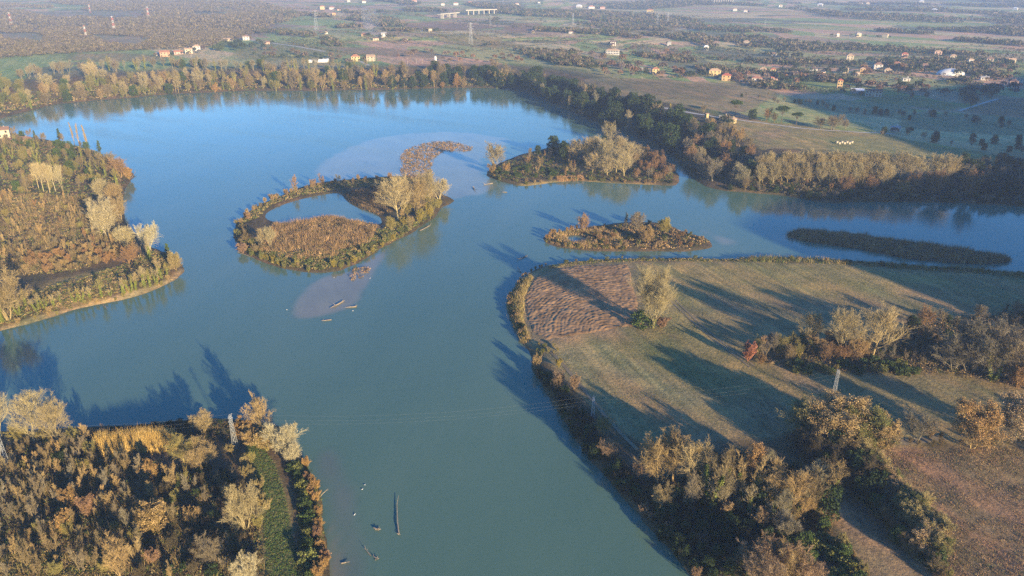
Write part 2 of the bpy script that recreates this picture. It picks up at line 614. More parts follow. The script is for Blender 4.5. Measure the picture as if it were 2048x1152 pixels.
# right bank of the bend: the fields between the river and the houses
paint(('olive'), [(1165, 160), (1300, 158), (1480, 166), (1560, 186), (1490, 224), (1440, 222), (1330, 205), (1240, 190), (1175, 170)], 3)
paint((.13, .105, .06), [(1180, 163), (1330, 163), (1470, 172), (1440, 205), (1330, 196), (1200, 172)], 8, amount=.6)
paint('meadow', [(1440, 240), (1520, 242), (1700, 262), (1790, 275), (1800, 300), (1640, 300), (1520, 300), (1480, 270)], 2)
paint('grass', [(1650, 275), (1780, 270), (1900, 300), (2048, 320), (2048, 340), (1800, 310), (1660, 300)], 3)
paint('brown', [(1500, 268), (1560, 256), (1590, 262), (1530, 290)], 2, amount=.6)
paint('shade', [(1580, 195), (1800, 205), (1830, 215), (1780, 235), (1600, 215)], 3)
paint('grass', [(1700, 188), (1800, 190), (1930, 215), (1900, 222), (1740, 205)], 3)
paint('red', [(1920, 222), (1995, 200), (2060, 195), (2200, 205), (2200, 240), (2048, 238)], 2)
paint('shade', [(1800, 225), (1920, 228), (2200, 245), (2200, 275), (1960, 268), (1800, 255)], 3)
# far bluff top meadows
paint('meadow', [(140, 108), (240, 106), (330, 112), (330, 122), (200, 124), (140, 120)], 6)
paint('grass', [(520, 82), (600, 88), (700, 108), (660, 122), (540, 122), (480, 118), (470, 104)], 6)
paint('tan', [(500, 124), (560, 120), (690, 126), (720, 136), (620, 136), (520, 134)], 6, amount=.7)
paint('red', [(790, 46), (880, 43), (960, 48), (1000, 56), (900, 62), (830, 58)], 8)
paint('red', [(1024, 44), (1080, 46), (1085, 60), (1040, 66), (1000, 60)], 8)
paint('meadow', [(860, 68), (960, 70), (1060, 92), (960, 96), (880, 84)], 8)
paint('brown', [(640, 92), (760, 96), (860, 104), (900, 116), (800, 112), (700, 108)], 8)
paint('meadow', [(1230, 48), (1340, 52), (1380, 70), (1300, 72), (1240, 60)], 8)
paint('grass', [(1040, 112), (1120, 112), (1260, 122), (1200, 128), (1080, 122)], 6)
paint('tan', [(540, 74), (600, 84), (660, 104), (640, 100), (580, 86)], 4, amount=.5)
# winter wood floors far away stay dull
paint('scrub', [(-200, 30), (300, 18), (520, 30), (600, 60), (500, 75), (300, 95), (100, 105), (-200, 100)], 30, amount=.75)

V = np.stack([gx, gy, ZZ.ravel()], 1)
gme = mesh_np('ground', V, grid_faces(len(GX), len(GY)), M['ground'], True, gcol)
fa = gme.attributes.new('Far', 'FLOAT', 'POINT')
fa.data.foreach_set('value', far.astype(np.float32))
structure('ground', gme, 'winter fields and low river banks stretching to the horizon')

# ------------------------------------------------------------------ water with its shallows
SHOALS = []


def shoal(kind, pts, soft, full):
    """A bank just under the surface: its mud tints the water where it is shallow."""
    SHOALS.append((kind, chaikin(world_poly(pts), 2), soft, full))


shoal('mud', [(655, 549), (700, 541), (745, 512), (790, 484), (776, 505), (752, 548), (735, 583), (720, 607), (690, 622), (640, 636), (595, 641), (576, 632),
                   (580, 608), (600, 582), (628, 562)], 3.2, 0.95)
shoal('silt', [(615, 345), (650, 316), (705, 288), (765, 272), (835, 264), (905, 263), (975, 268), (1035, 280), (1000, 297), (965, 318), (968, 350), (1012, 374),
                     (965, 390), (910, 404), (880, 395), (850, 362), (760, 356), (680, 364), (640, 368)], 6, 0.95)
shoal('mud', [(1175, 240), (1200, 239), (1225, 246), (1238, 262), (1205, 256), (1182, 250)], 3.2, 0.95)
shoal('silt', [(1330, 440), (1400, 456), (1470, 478), (1480, 488), (1440, 496), (1420, 470), (1350, 452)], 6, 0.95)
shoal('mud', [(1528, 470), (1560, 467), (1600, 466), (1605, 482), (1575, 486), (1548, 484)], 3.2, 0.95)
shoal('mud', [(651, 1030), (668, 1045), (690, 1085), (705, 1160), (700, 1300), (640, 1300), (648, 1100)], 3.2, 0.95)
shoal('silt_deep', [(640, 880), (690, 900), (730, 970), (755, 1060), (765, 1160), (760, 1300), (655, 1300), (650, 1000), (620, 920)], 9, 0.8)

MUDC = dict(mud=(.205, .185, .125), silt=(.22, .22, .15), silt_deep=(.12, .13, .11))
WGX = axis(-170, 190, 1.9, -1600, 1600, 1.08, 80)
WGY = axis(110, 600, 2.1, -650, 1150, 1.08, 80)
WX, WY = np.meshgrid(WGX, WGY, indexing='ij')
wcol = np.zeros(WX.shape + (4,), np.float32)
for kind, poly, soft, full in SHOALS:
    P = np.array(poly)
    k = (WX > P[:, 0].min() - 2) & (WX < P[:, 0].max() + 2) & (WY > P[:, 1].min() - 2) & (WY < P[:, 1].max() + 2)
    x_, y_ = WX[k], WY[k]
    d = sdist(x_, y_, poly) + vnoise(x_, y_, 8, 61) * soft * .35
    w = full * sstep(0, soft, d) * (.9 + .1 * vnoise(x_, y_, 14, 62))
    old = wcol[k]
    tot = w + old[:, 3] * (1 - w)
    old[:, :3] = (np.array(MUDC[kind])[None] * w[:, None] + old[:, :3] * (old[:, 3] * (1 - w))[:, None]) / np.maximum(tot, 1e-4)[:, None]
    old[:, 3] = tot
    wcol[k] = old
wme = mesh_np('river_water', np.stack([WX.ravel(), WY.ravel(), WX.ravel() * 0], 1), grid_faces(len(WGX), len(WGY)), M['water'], True)
wa_ = wme.attributes.new('Shoal', 'FLOAT_COLOR', 'POINT')
wa_.data.foreach_set('color', wcol.ravel())
structure('river_water', wme, 'calm turbid blue green river water with pale mud shoals')

# ------------------------------------------------------------------ plant builders
class TB:
    """Collects tubes and blades of one part."""
    def __init__(self):
        self.v, self.f = [], []

    def tube(self, pts, rad, sides=4):
        base = len(self.v)
        n = len(pts)
        for i in range(n):
            d = (pts[min(i + 1, n - 1)] - pts[max(i - 1, 0)])
            d.normalize()
            u = d.cross(Vector((.31, .77, .55)))
            u.normalize()
            w = d.cross(u)
            for k in range(sides):
                a = 2 * math.pi * k / sides
                self.v.append(pts[i] + (u * math.cos(a) + w * math.sin(a)) * rad[i])
        for i in range(n - 1):
            for k in range(sides):
                k2 = (k + 1) % sides
                a, b = base + i * sides, base + (i + 1) * sides
                self.f.append((a + k, a + k2, b + k2, b + k))

    def blade(self, p, d, w, r):
        """A twig: one slim triangle."""
        s = d.cross(Vector((r.uniform(-1, 1), r.uniform(-1, 1), r.uniform(-1, 1))))
        if s.length < 1e-6:
            s = Vector((1, 0, 0))
        s.normalize()
        b = len(self.v)
        self.v += [p - s * (w * .5), p + s * (w * .5), p + d]
        self.f.append((b, b + 1, b + 2))

    def leaf(self, p, size, r, flatness=0.0):
        """A spray of leaves: one small four-cornered face."""
        n = Vector((r.uniform(-1, 1), r.uniform(-1, 1), r.uniform(-1, 1) + flatness))
        n.normalize()
        u = n.cross(Vector((r.uniform(-1, 1), r.uniform(-1, 1), .3)))
        u.normalize()
        w = n.cross(u)
        b = len(self.v)
        s1, s2 = size * r.uniform(.6, 1.2), size * r.uniform(.4, .8)
        self.v += [p - u * s1, p - w * s2, p + u * s1, p + w * s2]
        self.f.append((b, b + 1, b + 2, b + 3))

    def mesh(self, name, mat):
        return mesh_py(name, self.v, self.f, mat)


def rvec(r):
    while True:
        v = Vector((r.uniform(-1, 1), r.uniform(-1, 1), r.uniform(-1, 1)))
        if .05 < v.length < 1:
            return v.normalized()


def grow(seed, H, stems=1, bole=.3, limbs=14, angle=35, spread=.42, droop=0.0, subs=8, twigs=9, fine=3, tw=.06, rad=.28, leaves=0, leaf=.3,
         ivy=0, ivy_top=.6, lean=.06, crown_base=None, lift=.35):
    """A leafless (or thinly leaved) tree: stem, limbs, branches, twigs. Returns meshes by part and its height."""
    r = random.Random(seed)
    tr, cr, lv, iv = TB(), TB(), TB(), TB()
    UP = Vector((0, 0, 1))
    for s in range(stems):
        if stems == 1:
            d0 = Vector((r.uniform(-lean, lean), r.uniform(-lean, lean), 1)).normalized()
            b0 = Vector((0, 0, -.3))
            h = H * .80
        else:
            a = 2 * math.pi * (s + r.uniform(-.3, .3)) / stems
            o = r.uniform(.12, .42)
            d0 = Vector((math.cos(a) * o, math.sin(a) * o, 1)).normalized()
            b0 = Vector((math.cos(a) * .02 * H, math.sin(a) * .02 * H, -.3))
            h = H * r.uniform(.62, .85)
        pts, rads = [], []
        p, d = b0.copy(), d0.copy()
        N = 7
        for i in range(N + 1):
            pts.append(p.copy())
            t = i / N
            rads.append(max(.02, rad / math.sqrt(stems) * (1 - .88 * t ** .9)))
            d = (d + rvec(r) * .09 + UP * .04).normalized()
            p = p + d * (h / N)
        tr.tube(pts, rads, 6)

        def along(t):
            x = t * N
            i = min(int(x), N - 1)
            return pts[i].lerp(pts[i + 1], x - i)
        nl = max(4, int(limbs / (stems ** .6)))
        ga = r.uniform(0, 6.28)
        for k in range(nl):
            t = bole + (1.0 - bole) * ((k + r.uniform(.1, .9)) / nl) ** .9
            t = min(t, .99)
            ga += 2.4 + r.uniform(-.4, .4)
            el = R(90 - angle * r.uniform(.75, 1.25) * (1.15 - .5 * t))
            out = Vector((math.cos(ga) * math.cos(el), math.sin(ga) * math.cos(el), math.sin(el)))
            if stems > 1:
                out = (out + d0 * .6).normalized()
            Lm = H * spread * (1.0 - .55 * ((t - bole) / (1 - bole + 1e-6)) ** 1.4) * r.uniform(.75, 1.15)
            q, d = along(t), out
            lp, lr = [q.copy()], [rad * .36 * (1 - .55 * t) / math.sqrt(stems)]
            SEG = 5
            for i in range(SEG):
                d = (d + rvec(r) * .16 + UP * (lift * .35 - droop)).normalized()
                q = q + d * (Lm / SEG)
                lp.append(q.copy())
                lr.append(max(.018, lr[0] * (1 - (i + 1) / SEG * .9)))
            tr.tube(lp, lr, 4)
            for j in range(subs):
                tt = .18 + .82 * (j + r.random()) / subs
                x = tt * SEG
                i = min(int(x), SEG - 1)
                q0 = lp[i].lerp(lp[i + 1], x - i)
                dl = (lp[i + 1] - lp[i]).normalized()
                ds = (dl + rvec(r) * .75 + UP * (lift * .6 - droop)).normalized()
                Ls = Lm * .47 * (1.15 - .6 * tt) * r.uniform(.7, 1.3)
                mid = q0 + ds * Ls * .5
                ds2 = (ds + rvec(r) * .25 + UP * (lift * .45 - droop)).normalized()
                end = mid + ds2 * Ls * .5
                cr.tube([q0, mid, end], [.045 * H / 18 + .01, .03 * H / 18 + .006, .012], 3)
                for m in range(twigs):
                    u = .12 + .88 * (m + r.random()) / twigs
                    pp = q0.lerp(mid, u * 2) if u < .5 else mid.lerp(end, u * 2 - 1)
                    dt = (ds2 + rvec(r) * .8 + UP * (lift * .5 - droop * 1.5)).normalized()
                    Lt = Ls * .58 * r.uniform(.6, 1.3) * (1.2 - .5 * u)
                    cr.blade(pp, dt * Lt, tw * .85, r)
                    for n in range(fine):
                        pf = pp + dt * Lt * r.uniform(.2, .8)
                        df = (dt + rvec(r) * .7 + UP * (lift * .4 - droop)).normalized()
                        cr.blade(pf, df * Lt * r.uniform(.35, .75), tw * .68, r)
                    for _ in range(int(leaves + r.random())):
                        lv.leaf(pp + dt * Lt * r.uniform(0, 1.1) + rvec(r) * .03 * H, leaf, r)
        if ivy:
            for k in range(ivy // stems):
                t = r.random() ** .8 * ivy_top
                c = along(t)
                w = (.055 * H) * (1 - .55 * t / ivy_top) * r.uniform(.3, 1.1)
                a = r.uniform(0, 6.28)
                iv.leaf(c + Vector((math.cos(a) * w, math.sin(a) * w, r.uniform(-.3, .3))), leaf * 1.05, r, .3)
    out = {'trunk': tr.mesh('trunk', M['bark']), 'crown': cr.mesh('crown', M['twig'])}
    if lv.f:
        out['leaves'] = lv.mesh('leaves', M['leaf'])
    if iv.f:
        out['ivy'] = iv.mesh('ivy', M['ivy'])
    return finish(out)


def finish(out):
    top = max(max(v.co.z for v in me.vertices) for me in out.values())
    return out, top


def leafy(seed, H, W, lumps=16, n=2200, leaf=.42, bole=.2, rad=.3, flat=1.0, umbrella=False, column=False):
    """An evergreen or densely leaved tree: stem with limbs to lumps of leaf sprays."""
    r = random.Random(seed)
    tr, lv = TB(), TB()
    top = Vector((r.uniform(-.4, .4), r.uniform(-.4, .4), H * .86))
    tr.tube([Vector((0, 0, -.3)), Vector((r.uniform(-.2, .2), r.uniform(-.2, .2), H * .35)), top], [rad, rad * .75, rad * .25], 6)
    cs = []
    for k in range(lumps):
        a = k * 2.4 + r.uniform(-.3, .3)
        if umbrella:
            q = math.sqrt((k + .5) / lumps)
            c = Vector((math.cos(a) * W * .42 * q, math.sin(a) * W * .42 * q, H * (.86 + r.uniform(-.05, .05) - .07 * q * q)))
            s = Vector((W * .17, W * .17, H * .075)) * r.uniform(.8, 1.2)
        elif column:
            u = (k + .5) / lumps
            q = W * .28 * (1 - u) ** .6
            c = Vector((math.cos(a) * q, math.sin(a) * q, H * (bole + (.97 - bole) * u)))
            s = Vector((W * .26, W * .26, H * .12)) * r.uniform(.75, 1.15) * (1.1 - .55 * u)
        else:
            u = (k + .5) / lumps
            z = bole + (1 - bole) * u
            q = W * .5 * math.sqrt(max(0, 1 - (2 * u - .78) ** 2 / 1.65)) * r.uniform(.45, .85)
            c = Vector((math.cos(a) * q, math.sin(a) * q, H * (z * .92)))
            s = Vector((W * .22, W * .22, H * .15)) * r.uniform(.7, 1.25)
        cs.append((c, s))
        st = Vector((0, 0, max(H * bole * .7, c.z - .3 * H)))
        tr.tube([st, st.lerp(c, .5) + Vector((0, 0, -.02 * H)), c], [rad * .4, rad * .25, .04], 4)
    for c, s in cs:
        for i in range(n // lumps):
            d = rvec(r)
            if d.z < -.35 and r.random() < .6:
                d.z = -d.z
            k = r.uniform(.55, 1.08)
            lv.leaf(c + Vector((d.x * s.x, d.y * s.y, d.z * s.z)) * k, leaf, r, .35)
    return finish({'trunk': tr.mesh('trunk', M['bark']), 'crown': lv.mesh('crown', M['leaf'])})


def tri_cloud(c, rad, k, size, col, dome=.35, up=.0, seed=3, colvar=.25):
    """Many plants at once: k small faces spread through each plant's volume. c (n,3) feet, rad (n,3)."""
    g = np.random.default_rng(seed)
    n = len(c)
    d = g.normal(size=(n, k, 3))
    d /= np.linalg.norm(d, axis=2, keepdims=True)
    d[..., 2] = np.where(d[..., 2] < -dome, -d[..., 2], d[..., 2])
    q = g.uniform(.45, 1.05, (n, k, 1)) ** .7
    ctr = c[:, None, :] + np.array([0, 0, 1.0]) * (rad[:, None, 2:3] * (1 + dome) * .5 * .95)
    p = ctr + d * q * rad[:, None, :] * np.array([1, 1, .62])
    a = g.normal(size=(n, k, 3))
    a[..., 2] += up
    b = g.normal(size=(n, k, 3))
    a /= np.linalg.norm(a, axis=2, keepdims=True)
    b /= np.linalg.norm(b, axis=2, keepdims=True)
    s = (np.asarray(size).reshape(-1, 1, 1) * g.uniform(.6, 1.3, (n, k, 1)))
    v = np.stack([p - a * s * .5 - b * s * .35, p + a * s * .8, p - a * s * .3 + b * s * .5], 2).reshape(-1, 3)
    cc = np.repeat(np.asarray(col)[:, None, :], k, 1) * (1 + g.uniform(-colvar, colvar, (n, k, 1)))
    cc = np.repeat(cc[:, :, None, :], 3, 2).reshape(-1, 3)
    f = np.arange(len(v)).reshape(-1, 3)
    return v, f, cc


def blade_cloud(c, h, w, k, spread, col, lean=.25, seed=4, colvar=.25):
    """Tufts of upright blades: c (n,3), height h (n)."""
    g = np.random.default_rng(seed)
    n = len(c)
    hh = np.asarray(h).reshape(-1, 1, 1) * g.uniform(.6, 1.1, (n, k, 1))
    base = c[:, None, :] + np.concatenate([g.normal(size=(n, k, 2)) * np.asarray(spread).reshape(-1, 1, 1), np.zeros((n, k, 1))], 2)
    tip = base + np.concatenate([g.normal(size=(n, k, 2)) * lean, np.ones((n, k, 1))], 2) * hh
    a = g.uniform(0, np.pi, (n, k, 1))
    side = np.concatenate([np.cos(a), np.sin(a), np.zeros((n, k, 1))], 2) * w * .5
    base[..., 2] -= .1
    v = np.stack([base - side, base + side, tip], 2).reshape(-1, 3)
    cc = np.repeat(np.asarray(col)[:, None, :], k, 1) * (1 + g.uniform(-colvar, colvar, (n, k, 1)))
    cc = np.repeat(cc[:, :, None, :], 3, 2).reshape(-1, 3)
    return v, np.arange(len(v)).reshape(-1, 3), cc


def spots(poly, n, g, avoid=None, shore=None):
    """n random ground points inside a world polygon."""
    P = np.array(poly)
    lo, hi = P.min(0), P.max(0)
    out = np.empty((0, 2))
    for _ in range(60):
        q = g.uniform(lo, hi, (max(n * 3, 50), 2))
        q = q[inside(q[:, 0], q[:, 1], poly)]
        if shore is not None and len(q):
            q = q[hgt(q[:, 0], q[:, 1]) > shore]
        out = np.concatenate([out, q])
        if len(out) >= n:
            break
    out = out[:n]
    z = hgt(out[:, 0], out[:, 1])
    return np.concatenate([out, z[:, None]], 1)


def palette(n, cols, g, var=.18):
    c = np.array(cols)[g.integers(0, len(cols), n)]
    return c * (1 + g.uniform(-var, var, (n, 1))) * np.array([1.15, 1.13, .92])


def stuff(name, parts, label):
    """One countless mass of small plants."""
    v, f, c, k = [], [], [], 0
    for a, b, d in parts:
        v.append(a)
        f.append(b + k)
        c.append(d)
        k += len(a)
    me = mesh_np(name, np.concatenate(v), np.concatenate(f), M['plants'], False, np.concatenate(c))
    return tag(link(bpy.data.objects.new(name, me)), label, None, None, 'stuff')


# ------------------------------------------------------------------ tree kinds (several individuals' shapes of each)
def kinds(n, fn):
    return [fn(i) for i in range(n)]


K = {}
K['poplar'] = kinds(4, lambda i: grow(100 + i, 20, bole=.14, limbs=24, angle=44, spread=.56, subs=10, twigs=10, fine=5, tw=.06, rad=.34, lift=.45))
K['lone'] = kinds(1, lambda i: grow(151, 22, stems=3, bole=.12, limbs=34, angle=52, spread=.60, subs=11, twigs=11, fine=6, tw=.055, rad=.5, lift=.36, ivy=260, ivy_top=.32))
K['round'] = kinds(4, lambda i: grow(200 + i, 14, stems=2 + i % 3, bole=.1, limbs=24, angle=54, spread=.46, subs=9, twigs=9, fine=4, tw=.07, rad=.34, lift=.12))
K['willow'] = kinds(4, lambda i: grow(300 + i, 13, stems=4, bole=.12, limbs=30, angle=50, spread=.44, subs=9, twigs=9, fine=4, tw=.055, rad=.36, lift=.15))
K['sapling'] = kinds(5, lambda i: grow(400 + i, 7, stems=1 + i % 3, bole=.12, limbs=14, angle=26, spread=.34, subs=7, twigs=7, fine=3, tw=.05, rad=.10, lift=.5))
K['shrub'] = kinds(5, lambda i: grow(500 + i, 5, stems=6, bole=.06, limbs=30, angle=44, spread=.44, subs=6, twigs=8, fine=4, tw=.055, rad=.14, lift=.25))
K['leafy_shrub'] = kinds(4, lambda i: grow(550 + i, 5, stems=5, bole=.05, limbs=26, angle=46, spread=.44, subs=7, twigs=7, fine=3, tw=.045, rad=.14, lift=.25, leaves=2.4, leaf=.095))
K['ivy_tree'] = kinds(4, lambda i: grow(600 + i, 14, stems=1 + i % 2, bole=.3, limbs=15, angle=34, spread=.30, subs=7, twigs=7, fine=3, tw=.07, rad=.3, leaf=.34, ivy=750, ivy_top=.72, lift=.3))
K['oak'] = kinds(4, lambda i: grow(700 + i, 12, stems=3 + i % 2, bole=.04, limbs=40, angle=56, spread=.42, subs=9, twigs=9, fine=3, tw=.055, rad=.3, leaves=3.2, leaf=.12, lift=.12))
K['tall_bare'] = kinds(4, lambda i: grow(800 + i, 15, stems=1 + i % 2, bole=.3, limbs=20, angle=42, spread=.40, subs=8, twigs=9, fine=4, tw=.055, rad=.26, lift=.28))
K['evergreen'] = kinds(4, lambda i: leafy(900 + i, 11, 9, n=2000, leaf=.42, bole=.08))
K['bush'] = kinds(4, lambda i: leafy(950 + i, 3.2, 4.4, lumps=12, n=900, leaf=.24, bole=.02, rad=.09))
K['pine'] = kinds(2, lambda i: leafy(970 + i, 15, 11, lumps=18, n=2000, leaf=.40, bole=.7, rad=.28, umbrella=True))
K['conifer'] = kinds(2, lambda i: leafy(980 + i, 12, 5, lumps=12, n=1300, leaf=.38, bole=.08, rad=.2, column=True))
K['column_poplar'] = kinds(2, lambda i: grow(990 + i, 20, bole=.1, limbs=26, angle=14, spread=.2, subs=7, twigs=7, fine=3, tw=.075, rad=.3, lift=.7))

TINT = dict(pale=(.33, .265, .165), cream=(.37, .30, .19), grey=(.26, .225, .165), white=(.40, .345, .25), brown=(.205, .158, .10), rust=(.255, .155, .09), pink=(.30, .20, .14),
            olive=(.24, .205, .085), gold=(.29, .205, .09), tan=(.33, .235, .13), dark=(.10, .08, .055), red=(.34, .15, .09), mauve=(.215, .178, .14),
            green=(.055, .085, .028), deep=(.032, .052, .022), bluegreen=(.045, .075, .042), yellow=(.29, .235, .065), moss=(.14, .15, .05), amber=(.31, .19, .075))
IVY = (.145, .17, .035)
SPECIES = dict(poplar=('poplar_tree', 'poplar'), lone=('poplar_tree', 'poplar'), round=('bare_tree', 'tree'), willow=('willow_tree', 'willow'), sapling=('young_tree', 'young tree'),
               shrub=('shrub', 'shrub'), leafy_shrub=('autumn_shrub', 'shrub'), ivy_tree=('ivy_clad_tree', 'tree'), oak=('oak_tree', 'oak'), tall_bare=('slender_tree', 'tree'),
               evergreen=('evergreen_tree', 'tree'), bush=('bush', 'bush'), pine=('umbrella_pine', 'pine'), conifer=('conifer', 'conifer'), column_poplar=('column_poplar', 'poplar'))
counts = {}


def plant(kind, x, y, z, h, tint, label, group=None, leaf=None, width=1.0, var=.12, ivy=None, rot=None):
    """Set one tree: an Empty at its foot with trunk, crown and what else grows on it."""
    shapes = K[kind]
    i = counts.get(kind, 0)
    counts[kind] = i + 1
    parts, H0 = shapes[rnd.randrange(len(shapes))]
    nm, cat = SPECIES[kind]
    if kind == 'evergreen' and h < 5:
        nm, cat = 'evergreen_shrub', 'shrub'
    if kind == 'round' and tint in ('mauve', 'brown', 'dark', 'rust'):
        nm = 'bushy_tree'
    e = bpy.data.objects.new(nm, None)
    e.empty_display_size = .5
    COL.objects.link(e)
    s = h / H0
    e.location = (x, y, z - .05)
    e.rotation_euler = (0, 0, rnd.uniform(0, 6.28) if rot is None else rot)
    e.scale = (s * width * rnd.uniform(.94, 1.06), s * width * rnd.uniform(.94, 1.06), s)
    tag(e, label, cat, group)
    c = TINT[tint] if isinstance(tint, str) else tint
    c = (c[0] * .93, c[1] * .925, c[2] * .74)
    b = 1 + rnd.uniform(-var, var)
    warm = rnd.uniform(-.05, .05)
    c = (c[0] * b * (1 + warm), c[1] * b, c[2] * b * (1 - warm))
    for pn, me in parts.items():
        o = bpy.data.objects.new(pn, me)
        COL.objects.link(o)
        o.parent = e
        if pn == 'leaves' and leaf:
            l = TINT[leaf] if isinstance(leaf, str) else leaf
            o.color = (l[0] * b, l[1] * b, l[2] * b, 1)
        elif pn == 'ivy':
            l = ivy or IVY
            o.color = (l[0] * b, l[1] * b, l[2] * b, 1)
        elif pn == 'trunk' and 'crown' in parts and kind in ('evergreen', 'bush', 'pine', 'conifer'):
            o.color = (.12 * b, .09 * b, .065 * b, 1)
        else:
            o.color = c + (1,)
    return e


def tree(kind, px, base, top, tint, label, group=None, **kw):
    """A tree standing at a picture point, as tall as the photograph shows it."""
    x, y, z = at1(px, base)
    return plant(kind, x, y, max(z, 0.02), tall(px, base, top), tint, label, group, **kw)


ORD = ['first', 'second', 'third', 'fourth', 'fifth', 'sixth', 'seventh', 'eighth', 'ninth', 'tenth', 'eleventh', 'twelfth', 'thirteenth', 'fourteenth', 'fifteenth', 'sixteenth',
       'seventeenth', 'eighteenth', 'nineteenth', 'twentieth']
ORD += ['twenty-' + w for w in ORD[:9]] + ['thirtieth'] + ['thirty-' + w for w in ORD[:9]]


def wood(pts, n, menu, label, group, gap=2.2, seed=1, shore=.2, world=False, **kw):
    """Scatter trees over a stretch of ground. menu: (weight, kind, h0, h1, tint, leaf, words)."""
    g = np.random.default_rng(seed)
    poly = pts if world else gpoly(pts)
    s = spots(poly, n * 6, g, shore=shore)
    keep = []
    for p in s:
        if all((p[0] - q[0]) ** 2 + (p[1] - q[1]) ** 2 > gap * gap for q in keep):
            keep.append(p)
            if len(keep) >= n:
                break
    W = np.array([m[0] for m in menu], float)
    W /= W.sum()
    todo = {}
    for p in keep:
        m = menu[int(g.choice(len(menu), p=W))]
        h = g.uniform(m[2], m[3])
        u = (h - m[2]) / (m[3] - m[2] + 1e-6)
        sz = 'low ' if u < .33 else ('tall ' if u > .67 else 'middling ')
        todo.setdefault((m[6], sz), []).append((p, m, h))
    for (words, sz), mine in todo.items():
        mine.sort(key=lambda q: q[0][0] / q[0][1])
        for k, (p, m, h) in enumerate(mine):
            kw2 = dict(kw)
            if m[5]:
                kw2['leaf'] = m[5]
            lb = label % words
            if len(lb.split()) < 16:
                lb = sz + lb
            if 1 < len(mine) <= len(ORD) and len(lb.split()) <= 12:
                lb = lb + ', ' + ORD[k] + ' from the left'
            plant(m[1], p[0], p[1], p[2], h, m[4], lb, sz + group % words, **kw2)
    return len(keep)


def row(pts, n, menu, label, group, jit=1.5, seed=1, **kw):
    """Trees along a picture polyline; each is told apart by its turn in the row."""
    g = np.random.default_rng(seed)
    P = np.array([at1(*p)[:2] for p in pts])
    L = np.concatenate([[0], np.cumsum(np.hypot(*np.diff(P, axis=0).T))])
    W = np.array([m[0] for m in menu], float)
    W /= W.sum()
    todo = []
    for i in range(n):
        u = (i + .5 + g.uniform(-.45, .45)) / n * L[-1]
        x = np.interp(u, L, P[:, 0]) + g.normal() * jit
        y = np.interp(u, L, P[:, 1]) + g.normal() * jit
        m = menu[int(g.choice(len(menu), p=W))]
        z = float(hgt(x, y))
        if z < .05:
            continue
        todo.append((x, y, z, m, g.uniform(m[2], m[3])))
    level = abs(pts[-1][0] - pts[0][0]) > abs(pts[-1][1] - pts[0][1])
    for m0 in menu:
        mine = sorted([q for q in todo if q[3] is m0], key=lambda q: q[0] / q[1] if level else q[1])
        for k, (x, y, z, m, h) in enumerate(mine):
            kw2 = dict(kw)
            if m[5]:
                kw2['leaf'] = m[5]
            lb = label % m[6]
            if len(mine) > 1 and k < len(ORD) and len(lb.split()) <= 11:
                lb = lb + ', ' + ORD[k] + (' from the left' if level else ' from the near end')
            plant(m[1], x, y, z, h, m[4], lb, group % m[6], **kw2)

# ================================================================== near spit (bottom left)
S = 'near spit with the green strip'
tree('poplar', 3, 872, 774, 'cream', 'tall pale bare poplar at the picture edge above the near spit', width=1.15)
tree('poplar', 68, 882, 783, 'cream', 'broad pale bare poplar, middle of the three on the near spit', width=1.35)
tree('poplar', 116, 888, 800, 'pale', 'pale bare poplar leaning over the water, last of three on the spit', width=1.1)
tree('shrub', 92, 885, 855, 'olive', 'low olive twiggy shrub between two tall poplars on the spit', width=1.3)
tree('shrub', 40, 884, 850, 'olive', 'olive twiggy shrub at the foot of the edge poplar on the spit', width=1.3)
tree('shrub', 150, 884, 852, 'olive', 'olive twiggy shrub beside the last tall poplar on the spit')
tree('sapling', 175, 886, 843, 'tan', 'small tan bare tree alone by the dark shore of the spit', width=1.5)
tree('sapling', 207, 864, 847, 'pink', 'tiny pinkish bare tree on the dark shoreline of the spit', width=1.4)
tree('round', 408, 868, 819, 'pale', 'small pale bare tree on the shore beside the lattice pylon', width=1.1)
tree('round', 525, 874, 783, 'tan', 'tall tan bare tree behind the pale willow on the spit', width=.85)
tree('leafy_shrub', 488, 876, 836, 'gold', 'orange leaved shrub right beside the lattice pylon on the spit', leaf='amber', width=1.3)
tree('leafy_shrub', 508, 890, 850, 'gold', 'golden shrub under the tall orange tree on the spit', leaf='gold', width=1.5)
tree('leafy_shrub', 535, 900, 858, 'olive', 'olive gold shrub below the pale willow on the spit', leaf='gold', width=1.5)
tree('willow', 568, 908, 840, 'white', 'whitish spreading bare willow at the corner of the near spit', width=1.15)
tree('willow', 587, 928, 884, 'white', 'smaller whitish bare willow in front of the spreading one on the spit', width=1.1)
tree('round', 372, 930, 868, 'olive', 'wide olive brown round bush tree behind the golden cane bed', width=1.35)
tree('round', 410, 940, 872, 'tan', 'tan round bare tree next to the wide olive one on the spit', width=1.15)
tree('leafy_shrub', 305, 962, 918, 'gold', 'small orange leaved shrub below the golden cane bed', leaf='amber')
tree('willow', 492, 1060, 968, 'pale', 'pale thick limbed tree standing beside the green strip', width=.8)
tree('leafy_shrub', 131, 1066, 1024, 'gold', 'orange tan leaved shrub in the middle of the spit thicket', leaf='amber')
tree('leafy_shrub', 143, 1018, 974, 'gold', 'orange tan leaved shrub above the brightest one in the thicket', leaf='amber')
tree('leafy_shrub', 312, 1066, 1000, 'gold', 'big orange leaved shrub at the edge of the deep shade on the spit', leaf='gold', width=1.1)
tree('leafy_shrub', 178, 1032, 990, 'rust', 'rust orange leaved shrub within the spit thicket', leaf='rust')
tree('shrub', 218, 1024, 982, 'tan', 'tan feathery bare shrub within the spit thicket')
tree('round', 243, 1158, 1078, 'tan', 'wide golden brown twiggy tree at the bottom of the spit thicket', width=.9)
tree('willow', 500, 1172, 1108, 'white', 'whitish bare tree cut by the lower picture edge beside the green strip')
